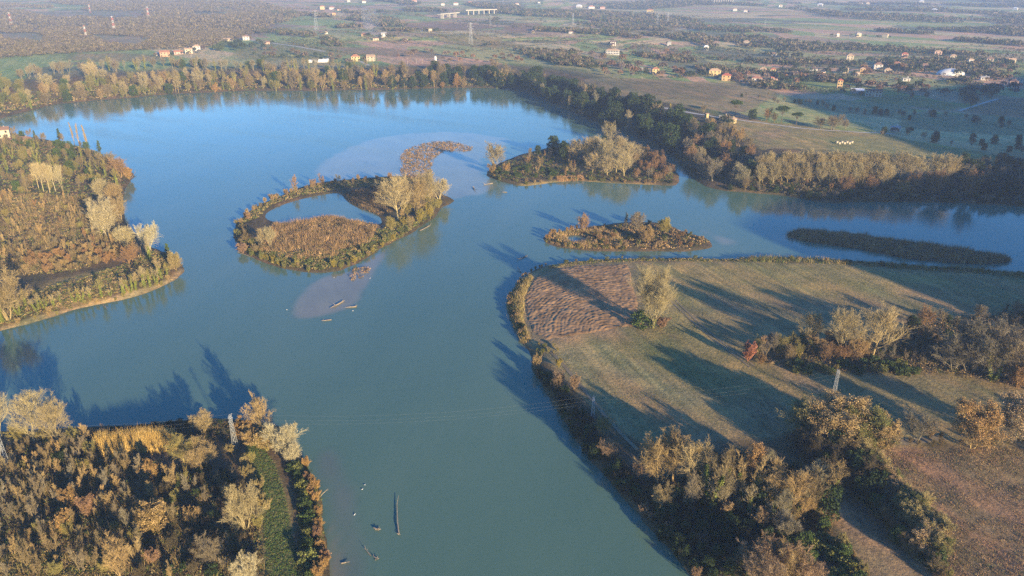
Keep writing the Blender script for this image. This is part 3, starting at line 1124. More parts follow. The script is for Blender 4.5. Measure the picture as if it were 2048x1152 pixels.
tree('round', 425, 1128, 1072, 'mauve', 'mauve brown round tree in the deep shade of the spit')
tree('shrub', 386, 1050, 1012, 'tan', 'single tan shrub lit within the deep shade of the spit')
tree('leafy_shrub', 306, 1128, 1098, 'rust', 'small rust shrub near the lower edge in deep shade', leaf='rust')
tree('sapling', 342, 1160, 1125, 'tan', 'small tan bare tree cut by the lower picture edge')
wood([(-20, 905), (150, 900), (300, 945), (440, 975), (455, 1010), (330, 1060), (260, 1160), (-40, 1160)], 118,
     [(5, 'sapling', 4.5, 8, 'brown', None, 'brown'), (3, 'sapling', 4, 7, 'tan', None, 'tan'), (3, 'sapling', 4.5, 8, 'mauve', None, 'mauve grey'), (2, 'shrub', 3, 5, 'olive', None, 'olive')],
     '%s leafless young tree of the near spit thicket', '%s thicket trees on the near spit', 2.3, 11)
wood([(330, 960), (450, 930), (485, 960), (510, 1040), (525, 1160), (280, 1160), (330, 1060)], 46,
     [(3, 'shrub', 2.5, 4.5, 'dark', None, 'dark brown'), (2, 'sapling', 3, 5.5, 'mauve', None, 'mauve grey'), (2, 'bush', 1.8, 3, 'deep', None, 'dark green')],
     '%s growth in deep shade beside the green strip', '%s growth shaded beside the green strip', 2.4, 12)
row([(470, 900), (500, 940), (520, 985), (530, 1060)], 9, [(2, 'leafy_shrub', 3, 4.5, 'tan', 'olive', 'tan'), (1, 'shrub', 3, 4, 'olive', None, 'olive')],
    '%s shrub lining the inner side of the green strip', '%s shrubs inside the green strip', .8, 13)
row([(590, 930), (606, 980), (614, 1060), (618, 1160)], 16, [(1, 'bush', 2.2, 3.6, 'moss', None, 'mossy green'), (1, 'bush', 2, 3.2, 'green', None, 'dark green')],
    '%s bramble bush between green strip and golden hedge', '%s brambles beside the green strip', .7, 14)
row([(608, 925), (622, 945), (634, 985), (640, 1040), (645, 1100), (640, 1160)], 27, [(3, 'leafy_shrub', 2.6, 4, 'gold', 'amber', 'golden'), (1, 'leafy_shrub', 2.4, 3.6, 'rust', 'rust', 'rust')],
    '%s leaved shrub in the hedge along the water edge of the spit', '%s shrubs of the waterside hedge on the spit', .7, 15)
row([(210, 868), (300, 856), (380, 848), (440, 850)], 16, [(1, 'bush', 1.2, 2, 'deep', None, 'dark')], '%s bush in shade on the back shore of the spit', '%s bushes on the back shore of the spit', 1, 16)
row([(30, 900), (110, 905), (200, 910)], 9, [(1, 'bush', 2, 3, 'deep', None, 'dark green'), (1, 'shrub', 2.4, 4, 'brown', None, 'brown')], '%s bush under the tall pale poplars of the spit', '%s bushes under the spit poplars', 1.5, 17)

# ================================================================== left land
L_ = 'wooded left bank'
for i, (x, b, t_, w) in enumerate([(78, 380, 322, .8), (88, 384, 320, .8), (100, 386, 322, .85), (112, 384, 325, .8), (126, 382, 326, .7)]):
    tree('tall_bare', x, b, t_, 'cream', ['first', 'second', 'third', 'fourth', 'last'][i] + ' of five pale slim bare trees standing together on the left bank', 'five pale slim trees', width=w)
tree('column_poplar', 148, 282, 243, 'tan', 'slim upright poplar against the water behind the left bank wood')
tree('column_poplar', 158, 286, 246, 'tan', 'slim upright poplar, middle one against the water on the left bank')
tree('column_poplar', 176, 296, 248, 'tan', 'slim upright poplar nearest the river corner of the left bank')
tree('conifer', 70, 276, 260, 'bluegreen', 'small dark conifer beside the brown roofed house')
tree('conifer', 120, 280, 256, 'bluegreen', 'pointed dark conifer against the water on the left bank')
tree('conifer', 200, 304, 280, 'bluegreen', 'pointed dark conifer at the river corner of the left bank')
tree('round', 222, 345, 300, 'brown', 'broad brown bare tree at the river corner of the left bank', width=1.3)
tree('round', 243, 355, 310, 'rust', 'rust brown rounded tree on the tip of the left bank', width=1.1)
tree('leafy_shrub', 258, 358, 332, 'gold', 'orange leaved shrub overhanging the water at the left bank tip', leaf='amber', width=1.3)
tree('ivy_tree', 212, 352, 318, 'olive', 'ivy green tree within the river corner wood', )
tree('ivy_tree', 235, 372, 335, 'olive', 'ivy clad tree over the water at the left bank tip', width=1.2)
tree('willow', 205, 400, 353, 'cream', 'cream leaning bare willow below the left bank tip')
tree('willow', 232, 410, 362, 'tan', 'tan feathery bare willow over the left bank shore', width=1.1)
tree('willow', 242, 440, 392, 'tan', 'low tan willow at the waterline of the left bank')
tree('willow', 200, 440, 388, 'white', 'white branched bare tree, upper one of the white pair on the left bank', width=1.1)
tree('willow', 215, 474, 398, 'white', 'big white branched bare tree on the left bank shore', width=1.15)
tree('ivy_tree', 207, 470, 430, 'pale', 'pale tree with ivy on its stem below the white tree')
tree('willow', 252, 492, 448, 'cream', 'cream spreading bare tree below the white one on the left bank', width=1.3)
tree('willow', 298, 502, 444, 'white', 'pinkish white bare crown on an ivy stem by the left bank water', width=1.0)
tree('ivy_tree', 298, 520, 470, 'grey', 'ivy clad tree beneath the pinkish white crown')
tree('round', 262, 532, 486, 'rust', 'rounded rust red bare shrub tree on the left bank point', width=1.15)
tree('conifer', 338, 518, 486, 'green', 'dark green upright tree behind the left bank point')
tree('oak', 352, 540, 502, 'tan', 'golden leaved tree on the end of the left bank point', leaf='olive', width=.9)
tree('willow', 18, 640, 538, 'pale', 'big pale bare tree at the near corner of the left bank', width=.95)
tree('ivy_tree', 4, 645, 570, 'olive', 'ivy clad tree at the picture edge of the left bank')
for i, (x, b, t_) in enumerate([(52, 612, 575), (38, 630, 596), (75, 622, 586), (92, 618, 588), (108, 612, 586), (122, 606, 580), (150, 604, 572), (165, 600, 570), (180, 598, 572), (203, 594, 556), (222, 592, 572),
                                (248, 588, 552), (262, 584, 548), (272, 580, 543), (290, 574, 530), (300, 572, 535), (312, 568, 532), (322, 556, 512), (335, 555, 525)]):
    tree('ivy_tree', x, b, t_, 'pale' if i % 3 else 'olive', 'ivy green stunted tree along the tan shore of the left bank, ' + ORD[i] + ' from the edge', 'ivy clad row on the left bank shore', width=1.15)
row([(20, 655), (90, 632), (180, 610), (270, 590), (340, 560)], 22, [(1, 'shrub', 1.6, 3, 'tan', None, 'tan'), (1, 'shrub', 1.5, 2.6, 'olive', None, 'olive')],
    '%s low shrub under the ivy row of the left bank', '%s shrubs under the ivy row', 1.4, 21)
wood([(-20, 400), (120, 392), (190, 400), (190, 440), (240, 500), (150, 520), (-20, 520)], 120,
     [(4, 'sapling', 3.5, 6.5, 'brown', None, 'brown'), (1, 'sapling', 3.5, 6, 'rust', None, 'rust'), (3, 'sapling', 4, 7, 'tan', None, 'tan'), (1, 'shrub', 3, 5, 'olive', None, 'olive')],
     '%s leafless young tree of the left bank thicket', '%s thicket trees on the left bank', 3.0, 22)
wood([(20, 520), (130, 500), (235, 500), (245, 520), (190, 535), (60, 552)], 52,
     [(3, 'shrub', 3.2, 5, 'rust', None, 'rust red'), (2, 'shrub', 3, 4.5, 'tan', None, 'tan'), (1, 'shrub', 3, 5, 'brown', None, 'brown')],
     '%s bare shrub above the left bank meadow', '%s shrubs above the left bank meadow', 2.2, 23)
wood([(-20, 285), (60, 290), (180, 312), (210, 345), (190, 395), (140, 385), (60, 395), (-20, 400)], 92,
     [(3, 'tall_bare', 7, 11, 'brown', None, 'brown slender'), (2, 'ivy_tree', 7, 10, 'olive', None, 'ivy green'), (2, 'round', 5, 8, 'olive', None, 'olive round'), (1, 'evergreen', 5, 8, 'green', None, 'dark evergreen'), (1, 'round', 5, 8, 'tan', None, 'tan round')],
     '%s tree in the wood below the riverside houses', '%s trees below the riverside houses', 3.4, 24)
wood([(-60, 262), (0, 266), (120, 288), (185, 302), (180, 318), (60, 298), (-60, 285)], 40, [(2, 'evergreen', 4, 7, 'green', None, 'green'), (2, 'tall_bare', 7, 10, 'brown', None, 'brown bare'), (1, 'evergreen', 4, 6, 'bluegreen', None, 'dark')],
     '%s tree in the fringe round the riverside houses', '%s trees round the riverside houses', 4, 25)

# ================================================================== ring shaped island
I1 = 'ring shaped island'
tree('poplar', 797, 440, 345, 'cream', 'big pale bare tree leaning at the inner edge of the ring island', width=1.5)
tree('poplar', 835, 434, 350, 'tan', 'tan bare poplar behind the big leaning one on the ring island', width=1.2)
tree('poplar', 858, 415, 333, 'pale', 'tallest bare poplar at the back of the ring island', width=1.25)
tree('willow', 878, 398, 352, 'white', 'whitish bare willow bending off the end of the ring island', width=1.2)
tree('willow', 812, 400, 352, 'mauve', 'mauve bare tree behind the poplars of the ring island')
wood([(790, 445), (830, 405), (878, 400), (880, 418), (850, 450), (800, 472), (770, 478)], 20, [(2, 'willow', 6, 10, 'olive', None, 'olive'), (2, 'round', 5, 8, 'yellow', None, 'yellowish'), (1, 'tall_bare', 7, 10, 'tan', None, 'tan')],
     '%s leafless tree in the clump below the ring island poplars', '%s trees below the ring island poplars', 2.2, 31)
tree('tall_bare', 524, 498, 455, 'cream', 'pale slim bare tree, first of the pair on the ring island', width=1.1)
tree('tall_bare', 541, 498, 450, 'cream', 'pale slim bare tree, second of the pair on the ring island', width=1.2)
row([(478, 450), (500, 425), (535, 405), (590, 385), (650, 370), (720, 362), (790, 358)], 34, [(2, 'shrub', 2.5, 4.5, 'tan', None, 'tan'), (2, 'leafy_shrub', 2.5, 4, 'gold', 'tan', 'golden'), (1, 'shrub', 3.5, 6, 'pink', None, 'pinkish'), (1, 'shrub', 3, 4, 'brown', None, 'brown')],
    '%s shrub on the back rim of the ring island', '%s shrubs on the back rim of the ring island', 1.6, 32)
tree('sapling', 590, 384, 348, 'pink', 'tall pinkish bare shrub tree on the back rim of the ring island', width=1.6)
tree('sapling', 645, 372, 346, 'pink', 'pinkish upright bare tree on the back rim of the ring island', width=1.3)
tree('tall_bare', 678, 368, 346, 'grey', 'grey bare tree halfway along the back rim of the ring island')
row([(476, 470), (488, 500), (520, 518), (570, 534), (620, 541), (670, 538), (710, 525), (760, 497), (810, 472)], 48, [(3, 'leafy_shrub', 2.2, 4, 'olive', 'moss', 'olive'), (2, 'shrub', 2.5, 4.2, 'yellow', None, 'yellow'), (1, 'bush', 1.6, 2.6, 'moss', None, 'mossy'), (1, 'shrub', 2, 3.4, 'tan', None, 'tan')],
    '%s shrub on the near rim of the ring island', '%s shrubs on the near rim of the ring island', 1.8, 33)
tree('leafy_shrub', 486, 506, 486, 'pink', 'pinkish shrub over the water at the near corner of the ring island', leaf='pink', width=1.4)
row([(476, 455), (490, 470), (500, 490), (515, 505)], 12, [(1, 'shrub', 3, 5, 'brown', None, 'brown'), (1, 'shrub', 2.5, 4, 'olive', None, 'olive')], '%s shrub at the outer end of the ring island', '%s shrubs at the outer end of the ring island', 2, 34)

# ================================================================== wooded island behind it
tree('round', 992, 338, 281, 'pale', 'pale domed bare tree alone on the tip of the wooded island', width=1.05)
tree('leafy_shrub', 985, 346, 325, 'gold', 'orange shrub at the foot of the domed bare tree', leaf='gold', width=1.2)
tree('leafy_shrub', 1012, 344, 324, 'gold', 'second orange shrub below the domed bare tree', leaf='amber', width=1.2)
tree('round', 1219, 282, 239, 'pale', 'pale domed bare tree at the back of the wooded island', width=1.0)
for i, (x, b, t_, w) in enumerate([(1150, 318, 272, 1.2), (1172, 322, 270, 1.25), (1195, 325, 269, 1.25), (1215, 330, 275, 1.2), (1232, 345, 290, 1.15), (1248, 352, 300, 1.15), (1215, 352, 308, 1.1), (1260, 335, 278, 1.15), (1185, 345, 300, 1.05), (1240, 310, 268, 1.1)]):
    tree('poplar', x, b, t_, 'cream', 'pale cream bare poplar of the wooded island grove, ' + ORD[i] + ' of ten', 'cream poplar grove on the wooded island', width=w * 1.15)
tree('evergreen', 1106, 308, 270, 'deep', 'dark evergreen tree left of the cream grove')
tree('evergreen', 1128, 318, 280, 'deep', 'second dark evergreen touching the cream grove', width=.8)
wood([(1050, 318), (1110, 310), (1150, 320), (1160, 350), (1120, 356), (1050, 352)], 26, [(3, 'sapling', 5, 8, 'tan', None, 'tan'), (2, 'sapling', 4, 7, 'rust', None, 'rust'), (2, 'bush', 2, 3.4, 'green', None, 'green'), (1, 'tall_bare', 7, 9, 'brown', None, 'brown')],
     '%s growth on the low end of the wooded island', '%s growth on the low end of the wooded island', 2.6, 41)
wood([(1265, 300), (1300, 306), (1345, 335), (1352, 364), (1290, 366), (1255, 350), (1270, 320)], 34, [(3, 'round', 5, 9, 'rust', None, 'rust brown'), (2, 'round', 5, 8, 'brown', None, 'brown'), (1, 'willow', 5, 8, 'mauve', None, 'mauve')],
     '%s rounded tree on the broad end of the wooded island', '%s trees on the broad end of the wooded island', 2.8, 42)
row([(980, 352), (1010, 362), (1050, 368), (1120, 358), (1200, 360), (1300, 366), (1350, 368)], 34, [(2, 'bush', 1.4, 2.4, 'moss', None, 'mossy'), (2, 'shrub', 1.6, 3, 'tan', None, 'tan'), (1, 'bush', 1.4, 2.2, 'deep', None, 'dark')],
    '%s low bush on the shore of the wooded island', '%s bushes on the shore of the wooded island', 1.6, 43)
wood([(985, 345), (1060, 330), (1150, 350), (1060, 358), (1010, 358)], 26, [(1, 'bush', 1.8, 3.2, 'green', None, 'dark green')], '%s bush covering the low end of the wooded island', '%s bushes covering the wooded island', 2.2, 44)
wood([(1050, 312), (1100, 300), (1170, 292), (1240, 282), (1280, 295), (1200, 305), (1100, 312)], 18, [(1, 'round', 5, 8, 'mauve', None, 'mauve'), (1, 'evergreen', 4, 7, 'deep', None, 'dark evergreen'), (1, 'tall_bare', 6, 9, 'grey', None, 'grey bare')],
     '%s tree along the back of the wooded island', '%s trees along the back of the wooded island', 3, 45)

# ================================================================== bushy oval island
tree('round', 1167, 462, 425, 'pink', 'pink bare tree at the back of the oval island', width=1.1)
tree('round', 1272, 462, 419, 'mauve', 'mauve bare tree, tallest on the oval island', width=1.15)
tree('oak', 1330, 466, 432, 'olive', 'yellow green round tree at the back of the oval island', leaf='yellow', width=1.1)
tree('oak', 1292, 486, 446, 'tan', 'golden round tree in the middle of the oval island', leaf='gold', width=1.0)
tree('sapling', 1252, 458, 424, 'grey', 'grey slim bare tree beside the mauve one on the oval island')
wood([(1180, 458), (1300, 450), (1350, 462), (1420, 488), (1380, 498), (1240, 500), (1180, 495), (1185, 475)], 44, [(3, 'leafy_shrub', 2, 3.8, 'tan', 'tan', 'tan'), (2, 'shrub', 2.4, 4, 'rust', None, 'rust'), (2, 'leafy_shrub', 2, 3.4, 'olive', 'moss', 'olive'), (1, 'bush', 1.6, 2.4, 'deep', None, 'dark')],
     '%s shrub covering the bushy oval island', '%s shrubs of the oval island', 2.0, 51, .15)
row([(1090, 482), (1105, 470), (1140, 462), (1175, 456)], 12, [(1, 'leafy_shrub', 2, 3.4, 'gold', 'amber', 'golden')], '%s shrub on the narrow end of the oval island', '%s shrubs on the narrow end of the oval island', .9, 52)
row([(1095, 486), (1130, 492), (1180, 498), (1260, 500)], 16, [(1, 'leafy_shrub', 1.6, 2.8, 'gold', 'gold', 'golden'), (1, 'leafy_shrub', 1.6, 2.6, 'olive', 'moss', 'olive')], '%s shrub on the near shore of the oval island', '%s shrubs on the near shore of the oval island', .8, 53)

# ================================================================== far bend bank
BF = 'far bend bank'
MB = [(3, 'willow', 9, 16, 'olive', None, 'olive spreading'), (3, 'tall_bare', 12, 19, 'pale', None, 'pale bare'), (2, 'round', 10, 16, 'tan', None, 'tan bare'), (2, 'round', 9, 14, 'moss', None, 'mossy'), (3, 'ivy_tree', 11, 18, 'olive', None, 'ivy green'), (2, 'round', 10.15, 17.4, 'brown', None, 'brown bare'), (1, 'evergreen', 8.7, 14.5, 'green', None, 'evergreen')]
row([(60, 216), (165, 199), (330, 186), (480, 179), (640, 179)], 84, MB, '%s tree on the green end of the far shore', '%s trees on the green end of the far bend', 4, 61)
row([(640, 179), (760, 178), (900, 173), (1030, 176)], 62, [(4, 'tall_bare', 14.5, 23.2, 'tan', None, 'tan bare'), (3, 'round', 11.6, 18.85, 'brown', None, 'brown bare'), (2, 'ivy_tree', 14.5, 20.3, 'olive', None, 'ivy green'), (2, 'evergreen', 10.15, 17.4, 'deep', None, 'dark evergreen')],
    '%s tree on the brown end of the far shore', '%s trees on the brown end of the far bend', 4, 62)
row([(60, 190), (200, 175), (330, 166), (480, 160), (640, 160), (760, 158)], 92, MB, '%s tree halfway up the bluff of the far bend', '%s trees halfway up the far bluff', 6, 63)
row([(780, 160), (900, 156), (1000, 156), (1060, 166)], 44, [(4, 'tall_bare', 14.5, 21.75, 'brown', None, 'brown bare'), (2, 'evergreen', 11.6, 17.4, 'deep', None, 'dark evergreen'), (2, 'round', 11.6, 17.4, 'mauve', None, 'mauve bare')],
    '%s tree high on the bluff beyond the gully', '%s trees high on the bluff beyond the gully', 6, 64)
row([(30, 160), (120, 148), (240, 140), (340, 134), (460, 140), (640, 143), (740, 140)], 76, [(3, 'tall_bare', 11.6, 17.4, 'grey', None, 'grey bare'), (2, 'round', 10.15, 14.5, 'mauve', None, 'mauve bare'), (2, 'ivy_tree', 11.6, 17.4, 'olive', None, 'ivy green'), (1, 'evergreen', 8.7, 13.05, 'green', None, 'evergreen')],
    '%s tree on the upper edge of the far bluff', '%s trees on the upper edge of the far bluff', 7, 65)
tree('leafy_shrub', 430, 184, 164, 'amber', 'bright orange tree at the water under the green end of the bluff', leaf='amber', width=1.2)
tree('oak', 914, 174, 143, 'amber', 'tall orange leaved tree at the water of the far bend', leaf='amber', width=.9)
tree('oak', 926, 175, 155, 'gold', 'golden shorter tree beside the tall orange one on the far bend', leaf='gold')
tree('leafy_shrub', 885, 176, 163, 'amber', 'small orange shrub left of the tall orange tree on the far bend', leaf='amber', width=1.4)
for i, (x, b, t_, w) in enumerate([(185, 160, 124, 1.3), (210, 165, 135, 1.1), (95, 178, 144, 1.2), (135, 168, 148, 1.2), (290, 175, 142, 1.1), (320, 178, 150, 1.1), (400, 174, 140, 1.0)]):
    tree('willow', x, b, t_, 'cream', 'large pale spreading bare tree above the far bend, ' + ['upper left', 'second', 'lowest left', 'low left', 'middle', 'beside the middle one', 'rightmost'][i], 'large pale trees on the far bluff', width=w)
wood([(-60, 190), (0, 170), (60, 180), (60, 212), (20, 226), (-60, 240)], 22, [(2, 'round', 10.15, 15.95, 'moss', None, 'mossy'), (2, 'willow', 10.15, 15.95, 'olive', None, 'olive'), (1, 'ivy_tree', 11.6, 17.4, 'olive', None, 'ivy green')],
     '%s round tree in the corner wood of the far bend', '%s trees in the corner wood of the far bend', 5, 66)
row([(990, 172), (1030, 178)], 5, [(1, 'evergreen', 13.05, 18.85, 'deep', None, 'dark evergreen')], '%s tree where the dark bank begins', '%s trees where the dark bank begins', 2, 67)

# ================================================================== dark right bank of the bend
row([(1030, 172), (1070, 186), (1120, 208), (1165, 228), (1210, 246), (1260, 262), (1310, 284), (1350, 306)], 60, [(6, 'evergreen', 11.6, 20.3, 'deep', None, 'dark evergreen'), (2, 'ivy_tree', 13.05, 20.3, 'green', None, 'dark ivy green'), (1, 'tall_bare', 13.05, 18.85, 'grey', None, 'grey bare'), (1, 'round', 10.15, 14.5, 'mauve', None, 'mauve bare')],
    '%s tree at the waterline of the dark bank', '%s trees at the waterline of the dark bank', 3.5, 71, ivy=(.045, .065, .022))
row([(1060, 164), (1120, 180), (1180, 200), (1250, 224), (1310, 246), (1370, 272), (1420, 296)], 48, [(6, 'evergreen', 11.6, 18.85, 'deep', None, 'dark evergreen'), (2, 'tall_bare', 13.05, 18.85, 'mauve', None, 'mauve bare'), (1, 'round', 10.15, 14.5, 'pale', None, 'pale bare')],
    '%s tree on the upper edge of the dark bank', '%s trees on the upper edge of the dark bank', 4, 72)
tree('willow', 1312, 246, 204, 'pale', 'tall pale bare tree rising from the dark bank', width=.8)
tree('willow', 1322, 292, 258, 'grey', 'grey domed bare tree low on the dark bank')
tree('ivy_tree', 1192, 222, 178, 'grey', 'tall ivy stemmed tree standing out of the dark bank')
tree('round', 1407, 226, 206, 'mauve', 'mauve domed bare tree beside the field track')
tree('ivy_tree', 1340, 222, 205, 'yellow', 'yellow green slim tree above the dark bank')
tree('round', 1380, 336, 283, 'rust', 'rust red rounded tree in front of the dark bank', width=.95)
tree('round', 1252, 262, 249, 'pale', 'small pale bare tree low on the dark bank by the mud spit')
wood([(1370, 300), (1440, 290), (1500, 320), (1500, 375), (1440, 376), (1390, 350)], 40, [(2, 'evergreen', 7.25, 13.05, 'deep', None, 'dark evergreen'), (3, 'round', 8.7, 14.5, 'mauve', None, 'mauve bare'), (2, 'round', 8.7, 13.05, 'rust', None, 'rust bare'), (1, 'willow', 8.7, 14.5, 'grey', None, 'grey bare')],
     '%s tree between the dark bank and the poplar plantation', '%s trees between dark bank and plantation', 3.2, 73)
wood([(1400, 255), (1450, 265), (1500, 290), (1500, 315), (1440, 290)], 16, [(2, 'tall_bare', 8.7, 14.5, 'tan', None, 'tan bare'), (2, 'round', 7.25, 11.6, 'mauve', None, 'mauve bare')], '%s tree at the field corner above the plantation', '%s trees at the field corner', 3.4, 74)

# ================================================================== poplar plantation on the right bank
row([(1508, 352), (1560, 350), (1620, 350), (1700, 352), (1775, 356)], 36, [(1, 'poplar', 14, 17.5, 'cream', None, 'cream')], "%s bare poplar in the plantation's back row", '%s poplars of the back row', 1.6, 81, width=1.0)
row([(1512, 368), (1580, 368), (1650, 368), (1720, 370), (1780, 372)], 32, [(1, 'poplar', 13, 16, 'pale', None, 'pale')], "%s bare poplar in the plantation's front row", '%s poplars of the front row', 1.6, 82, width=1.0)
tree('poplar', 1800, 362, 298, 'cream', 'tall cream poplar, first one past the gap in the plantation', width=1.25)
tree('poplar', 1826, 362, 302, 'cream', 'cream poplar beside the gap of the plantation', width=1.3)
tree('poplar', 1868, 362, 300, 'cream', 'broad cream poplar standing apart past the plantation', width=1.5)
tree('poplar', 1890, 366, 304, 'pale', 'pale poplar at the end of the plantation line', width=1.3)
tree('round', 1868, 388, 335, 'rust', 'rust red rounded tree in front of the last poplars', width=1.1)
tree('round', 1935, 392, 332, 'rust', 'big rust red rounded tree past the last poplar', width=1.1)
tree('round', 1800, 390, 358, 'gold', 'golden rounded shrub tree at the gap of the plantation', width=1.2)
tree('round', 1822, 386, 340, 'rust', 'rust tree between the plantation and the rounded shrub', width=.9)
tree('shrub', 1972, 406, 388, 'pink', 'pink shrub at the waterline past the plantation', width=1.3)
tree('round', 1740, 385, 350, 'rust', 'low rust tree under the front row of the plantation', width=1.2)
tree('round', 1690, 384, 348, 'rust', 'rust tree in front of the middle of the plantation', width=1.1)
row([(1460, 380), (1560, 386), (1640, 398), (1760, 398), (1850, 400), (1950, 404), (2050, 408)], 64, [(3, 'evergreen', 3, 5.5, 'deep', None, 'dark evergreen'), (2, 'bush', 2.5, 4, 'green', None, 'dark green'), (2, 'round', 3.5, 6, 'mauve', None, 'mauve bare'), (1, 'round', 4, 6, 'brown', None, 'brown bare')],
    '%s bush tree on the shaded shore below the plantation', '%s growth below the plantation', 2.4, 83)
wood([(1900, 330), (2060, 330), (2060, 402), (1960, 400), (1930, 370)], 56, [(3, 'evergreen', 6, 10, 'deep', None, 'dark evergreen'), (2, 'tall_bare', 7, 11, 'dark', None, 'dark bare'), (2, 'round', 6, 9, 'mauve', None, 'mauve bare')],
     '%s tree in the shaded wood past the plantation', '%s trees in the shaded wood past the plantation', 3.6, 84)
row([(1480, 356), (1500, 380)], 5, [(1, 'round', 6, 9, 'brown', None, 'brown')], '%s rounded tree at the near end of the plantation', '%s trees at the near end of the plantation', 2, 85)
row([(1470, 345), (1540, 362), (1660, 378), (1780, 382)], 24, [(1, 'shrub', 3, 5, 'mauve', None, 'mauve'), (1, 'shrub', 3, 5, 'rust', None, 'rust')], '%s shrub under the plantation poplars', '%s shrubs under the plantation', 2, 86)

# field trees between river and houses
tree('pine', 1470, 232, 199, 'green', 'umbrella pine beside the small yellow house by the track')
tree('pine', 1562, 247, 211, 'green', 'umbrella pine in the field row, taller of the two beyond the rust tree')
tree('pine', 1592, 252, 223, 'green', 'low round pine at the end of the field row', width=1.1)
tree('round', 1533, 243, 212, 'rust', 'rust tree among the pines beside the small yellow house', width=.8)
tree('round', 1548, 246, 222, 'brown', 'brown tree between the rust tree and the tall pine', width=.7)
tree('evergreen', 1505, 240, 216, 'deep', 'dark evergreen between the house pine and the rust tree')
tree('round', 1664, 260, 226, 'mauve', 'wide mauve brown thicket tree alone in the shaded field', width=1.5)
tree('round', 1640, 258, 232, 'brown', 'brown round tree touching the wide mauve one in the field', width=1.2)
tree('round', 1690, 258, 236, 'mauve', 'mauve round tree on the far side of the wide one in the field', width=1.1)
tree('round', 1795, 190, 172, 'rust', 'rust tree standing past the long barn', width=.8)
tree('round', 1822, 198, 182, 'pink', 'pink round tree in the green field past the long barn')
tree('round', 1852, 198, 180, 'mauve', 'mauve round tree, third past the long barn')
wood([(1915, 190), (1990, 180), (1995, 198), (1930, 222)], 24, [(2, 'round', 8, 12, 'mauve', None, 'mauve'), (2, 'round', 8, 12, 'brown', None, 'brown')], '%s bare tree in the copse beside the red field', '%s trees in the copse by the red field', 5, 91)
row([(1490, 190), (1560, 205), (1640, 215), (1760, 232), (1900, 236), (2048, 260)], 40, [(2, 'evergreen', 4, 7, 'deep', None, 'dark evergreen'), (3, 'round', 4, 7, 'mauve', None, 'mauve bare')], '%s tree in the shaded hedge line beyond the pines', '%s trees of the shaded hedge line', 10, 92)
row([(1800, 275), (1900, 285), (2048, 300)], 20, [(2, 'evergreen', 4, 7, 'deep', None, 'dark evergreen'), (2, 'round', 4, 7, 'mauve', None, 'mauve bare')], '%s tree in the shaded line by the white shed', '%s trees by the white shed', 12, 93)

# ================================================================== peninsula with the ploughed field
tree('lone', 1304, 655, 535, 'cream', 'big fan shaped bare poplar standing alone beside the ploughed field', width=.92)
tree('bush', 1282, 652, 620, 'green', 'dark green bush at the foot of the lone fan shaped poplar')
tree('leafy_shrub', 1322, 655, 630, 'rust', 'rust red shrub at the foot of the lone fan shaped poplar', leaf='rust', width=1.5)
tree('poplar', 1610, 690, 614, 'cream', 'pale bare poplar pair top at the near end of the copse', width=.8)
tree('poplar', 1627, 692, 622, 'cream', 'slim pale bare poplar beside the first one of the copse', width=.7)
tree('poplar', 1682, 715, 611, 'cream', 'pale fan shaped bare poplar in the middle of the copse', width=1.05)
tree('poplar', 1744, 714, 600, 'cream', 'tallest pale bare poplar of the copse with a slim leaning stem', width=1.15)
tree('leafy_shrub', 1495, 722, 682, 'red', 'bright red rounded shrub at the tip of the copse', leaf='red', width=.95)
tree('shrub', 1522, 728, 708, 'rust', 'low rust shrub next to the bright red one', width=1.2)
tree('leafy_shrub', 1594, 722, 704, 'yellow', 'small yellow shrub on the near side of the copse', leaf='yellow')
tree('tall_bare', 1550, 712, 670, 'mauve', 'mauve bare tree behind the bright red shrub', width=1.3)
tree('tall_bare', 1520, 705, 665, 'pink', 'pinkish bare tree at the tip of the copse', width=1.2)
wood([(1500, 712), (1560, 690), (1620, 680), (1640, 720), (1560, 730)], 16, [(2, 'tall_bare', 6, 9, 'mauve', None, 'mauve'), (2, 'round', 5, 7, 'olive', None, 'olive'), (1, 'round', 5, 7, 'brown', None, 'brown')], '%s bare tree in the copse near end', '%s trees in the near end of the copse', 2.2, 101)
wood([(1620, 705), (1680, 690), (1725, 700), (1720, 725), (1640, 728)], 18, [(3, 'oak', 5, 8.5, 'rust', 'gold', 'orange leaved'), (2, 'round', 5, 8, 'rust', None, 'rust'), (1, 'round', 4, 7, 'mauve', None, 'mauve')], '%s tree under the pale poplars of the copse', '%s trees under the copse poplars', 2.2, 102)
wood([(1560, 735), (1720, 728), (1820, 735), (1835, 750), (1720, 750), (1600, 748)], 26, [(2, 'bush', 2, 3.6, 'green', None, 'dark green'), (1, 'bush', 2, 3.4, 'moss', None, 'mossy green'), (1, 'shrub', 2, 3, 'olive', None, 'olive')], '%s bush along the near side of the copse', '%s bushes along the near side of the copse', 2, 103)
wood([(1740, 690), (1840, 660), (1900, 700), (1900, 740), (1760, 730)], 40, [(3, 'sapling', 4, 7, 'mauve', None, 'mauve'), (2, 'shrub', 3, 5, 'brown', None, 'brown'), (1, 'bush', 2, 3, 'deep', None, 'dark')], '%s growth in the shade between copse and big trees', '%s growth between copse and big trees', 2.2, 104)
tree('round', 1848, 655, 612, 'rust', 'rust brown rounded tree behind the copse', width=1.2)
tree('evergreen', 1822, 660, 630, 'deep', 'dark evergreen beside the rust tree behind the copse')
for i, (x, b, t_, w) in enumerate([(1905, 740, 655, 1.1), (1935, 745, 648, 1.2), (1962, 748, 636, 1.15), (2000, 755, 650, 1.25), (2030, 765, 680, 1.0)]):
    tree('willow', x, b, t_, 'mauve', ['first', 'second', 'middle and tallest', 'fourth', 'last'][i] + ' of the big mauve grey bare trees at the picture edge', 'big mauve grey trees', width=w)
tree('ivy_tree', 1985, 762, 690, 'olive', 'ivy clad stem in front of the big mauve grey trees')
